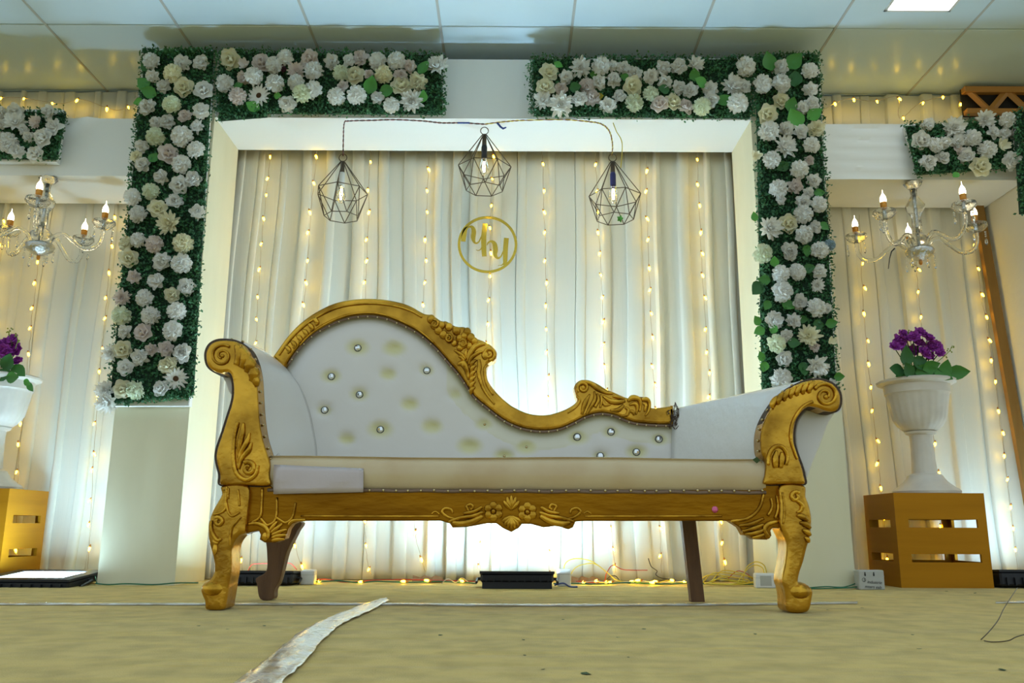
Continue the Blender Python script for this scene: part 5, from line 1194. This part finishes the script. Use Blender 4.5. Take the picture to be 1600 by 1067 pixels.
fcable('floor_cable', [(882, 4.06, .03), (882, 4.10, .08), (890, 4.12, .105), (905, 4.13, .112), (925, 4.12, .10), (945, 4.1, .06), (962, 4.06, .02)], 0.0022, 'yellow', 'upper yellow wire arching out of the white adapter box', GW)
fcable('floor_cable', [(889, 4.04, .03), (898, 4.06, .07), (912, 4.08, .088), (930, 4.08, .09), (948, 4.06, .055), (966, 4.03, .02), (1010, 4.0, .006)], 0.0022, 'yellow', 'lower yellow wire arching out of the white adapter box', GW)
fcable('floor_cable', [(900, 4.10, .012), (940, 4.08, .008), (948, 4.07, .05), (958, 4.07, .085), (975, 4.08, .065), (1012, 4.1, .062)], 0.0022, 'red', 'red wire looping up over the cable tangle', GW)
fcable('floor_cable', [(945, 4.06, .012), (953, 4.05, .035), (962, 4.05, .038), (970, 4.05, .015), (985, 4.03, .006)], 0.002, 'blackw', 'small black wire loop in the cable tangle', GW)
fcable('floor_cable', [(1014, 4.12, .115), (1018, 4.1, .08), (1027, 4.08, .06), (1025, 4.06, .045), (1034, 4.05, .03), (1060, 4.02, .02), (1075, 4.0, .008)], 0.002, 'blackw', 'thin black wire hanging down into the cable tangle', GW)
rg = random.Random(12)
for k in range(5):
    x0 = 1090 + rg.uniform(0, 30); x1 = 1160 + rg.uniform(0, 30)
    fcable('floor_cable', [(x0, 4.0 + .02 * k, .01), (x0 + 18, 3.98 + .02 * k, .03 + .008 * k), (x1 - 22, 4.0 + .01 * k, .015 + .01 * k), (x1, 3.97 + .02 * k, .02), (x1 - 30, 3.96 + .01 * k, .008), (x0 - 4, 3.97 + .015 * k, .012)], 0.0024, 'yellow', ('lowest', 'second', 'third', 'fourth', 'highest')[k] + ' loop from the floor of the yellow cable coil behind the right sofa legs', 'yellow cable coil')
fcable('floor_cable', [(1160, 4.05, .02), (1168, 4.04, .08), (1182, 4.03, .105), (1195, 4.02, .09), (1198, 4.01, .05)], 0.0024, 'yellow', 'tall yellow wire loop entering the white box by the right leg', GW)
fcable('floor_cable', [(1152, 4.0, .015), (1166, 4.02, .065), (1180, 4.02, .090), (1192, 4.01, .08), (1195, 4.0, .05)], 0.0024, 'yellow', 'lower yellow wire loop entering the white box by the right leg', GW)
fcable('floor_cable', [(1138, 4.06, .03), (1152, 4.05, .062), (1165, 4.05, .055), (1176, 4.04, .03)], 0.002, 'red', 'red wire arch behind the yellow cable coil', GW)
fcable('floor_cable', [(1262, 3.80, .006), (1290, 3.79, .012), (1318, 3.8, .010), (1342, 3.82, .030)], 0.0025, 'green', 'upper green cable along the foot of the right pillar', GW)
fcable('floor_cable', [(1258, 3.78, .004), (1290, 3.77, .006), (1320, 3.78, .008), (1342, 3.80, .012)], 0.0025, 'green', 'lower green cable along the foot of the right pillar', GW)
fcable('floor_cable', [(150, 3.80, .01), (170, 3.79, .006), (200, 3.79, .010), (240, 3.80, .006), (275, 3.82, .012), (310, 3.90, .008)], 0.0028, 'green', 'green cable along the foot of the left pillar', GW)
fcable('floor_cable', [(140, 3.9, .012), (134, 3.92, .045), (144, 3.95, .05), (152, 3.80, .012)], 0.0022, 'green', 'green lead of the large floodlight by the left pillar', GW)
fcable('floor_cable', [(385, 4.02, .03), (390, 4.04, .075), (402, 4.05, .085), (440, 4.05, .085), (452, 4.04, .088), (463, 4.03, .06)], 0.0024, 'red', 'red lead arching over the floodlight behind the left legs', GW)

def wbox(px, Y, w, d, h, m, name, label, cat, rz=0.0, lean=0.0):
    dd = ray(px, 905); x = dd[0] * Y / dd[1]; t = thing(name, (x, Y, 0), label, cat)
    def put(n, mb, m_): o_ = bpy.data.objects.new(n, mesh(n, mb, m_)); COL.objects.link(o_); o_.parent = t; return o_
    put('case', MB().cbox((-w / 2, -d / 2, 0.0), (w / 2, d / 2, h), 0.004), m); put('lid_seam', MB().box((-w / 2 - 0.0006, -d / 2 - 0.0006, h * 0.68), (w / 2 + 0.0006, d / 2 + 0.0006, h * 0.70)), 'greyplastic')
    t.rotation_euler = (lean, 0, rz); return t, put
wbox(881, 3.92, 0.058, 0.03, 0.075, 'whiteplastic', 'adapter_box', 'white adapter box beside the middle floodlight', 'adapter', 0.25)
wbox(1194, 3.88, 0.085, 0.05, 0.062, 'whiteplastic', 'adapter_box', 'white adapter box with plain sticker beside the right front sofa leg', 'adapter', -0.08)[1]('sticker', MB().box((-0.022, -0.0262, 0.010), (0.026, -0.025, 0.052)), 'greyplastic')
wbox(482, 3.98, 0.06, 0.10, 0.062, 'whiteplastic', 'adapter_box', 'white adapter box beside the floodlight behind the left legs', 'adapter', 0.1)
t, put = wbox(1358, 3.80, 0.112, 0.05, 0.082, 'greyplastic', 'adapter_box', 'grey box with handwriting leaning near the right crate', 'adapter', 0.05)
for k in (-0.028, 0.010):
    m_ = MB(); m_.add([(k - 0.002, -0.0258, 0.074), (k + 0.002, -0.0258, 0.074), (k + 0.004, -0.0258, 0.060), (k, -0.0258, 0.056), (k - 0.004, -0.0258, 0.060)], [(0, 4, 3, 2, 1)]); put('keyhole', m_, 'ink')
def ptext(body, x, z, size):
    cu = bpy.data.curves.new('handwriting', 'FONT'); cu.body = body; cu.size = size; cu.extrude = 0.0002; cu.materials.append(M['ink'])
    cu.shear = 0.25
    o_ = bpy.data.objects.new('handwriting', cu); COL.objects.link(o_); o_.parent = t; o_.location = (x, -0.0258, z); o_.rotation_euler = (PI / 2, 0.06, 0)
    bpy.context.view_layer.update(); me = bpy.data.meshes.new_from_object(o_.evaluated_get(bpy.context.evaluated_depsgraph_get())); mo = bpy.data.objects.new('handwriting', me); COL.objects.link(mo); mo.parent = t; mo.location = o_.location; mo.rotation_euler = o_.rotation_euler; bpy.data.objects.remove(o_); return mo
ptext('industrie', -0.022, 0.028, 0.018); ptext('mters eab', -0.034, 0.009, 0.018); ptext('5', -0.037, 0.037, 0.014)
m_ = MB(); m_.tube([(-0.0345 + 0.008 * math.cos(a), -0.0256, 0.042 + 0.008 * math.sin(a)) for a in np.linspace(0, 2 * PI, 15)], 0.0008, 4); put('circled_mark', m_, 'ink')

for (px, w, label) in ((668, 0.14, 'brown cardboard scrap at the curtain foot left of the middle floodlight'), (915, 0.13, 'brown cardboard scrap at the curtain foot right of the middle floodlight')):
    d = ray(px, 905); x = d[0] * 4.12 / d[1]; m_ = MB()
    m_.grid([[(x - w / 2 + w * i / 8, 4.11 + 0.02 * j, 0.002 + (0.028 if j == 1 else 0.0) * (1 - 0.35 * (i % 3) / 2)) for i in range(9)] for j in range(3)])
    o = obj('cardboard_scrap', m_, 'card'); sm = o.modifiers.new('thickness', 'SOLIDIFY'); sm.thickness = 0.003; sm.offset = 1; tag(o, label, 'cardboard', 'cardboard scraps')

# crushed leaf scraps on the carpet
sc_m = []
for k in range(3):
    rr = np.random.default_rng(60 + k); m_ = MB(); n = 7
    m_.add([(0, 0, 0.35)] + [(math.cos(2 * PI * i / n) * rr.uniform(0.5, 1.2), math.sin(2 * PI * i / n) * rr.uniform(0.3, 0.7), rr.uniform(0.1, 0.6)) for i in range(n)] + [(0, 0, 0)], [(0, 1 + i, 1 + (i + 1) % n) for i in range(n)] + [(n + 1, 1 + (i + 1) % n, 1 + i) for i in range(n)])
    sc_m.append(mesh('leaf_scrap', m_, 'scrap'))
rg = random.Random(3)
for (px, py, r) in ((310, 978, 4), (356, 983, 3), (413, 978, 4), (688, 993, 5), (455, 949, 3), (1007, 983, 4), (966, 996, 3), (818, 1000, 4), (820, 1024, 4), (848, 1046, 4), (914, 1053, 11), (1180, 991, 4), (1293, 953, 3), (1348, 950, 3), (1426, 992, 3), (1436, 1014, 4), (1565, 1047, 8), (1523, 927, 4), (1478, 924, 3), (880, 968, 3), (982, 1027, 3)):
    p = G(px, py); o = bpy.data.objects.new('leaf_scrap', sc_m[rg.randrange(3)]); COL.objects.link(o); s_ = r * mpp(px, py, p[1]) * 0.9
    o.location = p; o.rotation_euler = (0, 0, rg.uniform(0, 6)); o.scale = (s_, s_ * 2.0, s_ * 0.5); tag(o, 'tiny dry leaf scrap lying on the carpet', 'leaf scrap', 'leaf scraps on the carpet')
# bent black wire at the right
def gpath(pp): return [tuple(np.array(G(a, b, z))) for a, b, z in catmull(pp, 5)]
mb = MB(); mb.tube(gpath([(1533, 999, .003), (1546, 986, .012), (1560, 968, .02), (1570, 948, .03), (1590, 918, .05)]), 0.0013, 5)
tag(obj('bent_wire', mb, 'wire'), 'thin dark wire rising off the carpet at the right', 'wire', 'wires on the carpet')
mb = MB(); mb.tube(gpath([(1538, 1001, .002), (1552, 1003, .003), (1575, 1001, .004), (1588, 995, .008), (1612, 988, .006)]), 0.0013, 5)
tag(obj('bent_wire', mb, 'wire'), 'thin dark wire lying flat on the carpet at the right edge', 'wire', 'wires on the carpet')

mb = MB(); mb.tube([P(1398, 388, 3.80), P(1393, 393, 3.80), P(1390, 404, 3.80), P(1388, 420, 3.80)], [0.004, 0.003, 0.0022, 0.0018], 5)
tag(obj('wire_scrap', mb, 'socket'), 'short black wire end dangling at the whole chandelier on the right', 'wire')
sp = thing('leaf_sprig', P(969, 342, YP), 'green leaf sprig caught on the rightmost cage pendant', 'leaf sprig')
for k in range(5):
    p = P(969, 342, YP - 0.06); inst('leaf', LEAFM[0], sp, p, face_cam(0.3 * k - 0.6, 0.2, 1.26 * k), 0.018, LG[2])

_lt.location.y -= 0.035
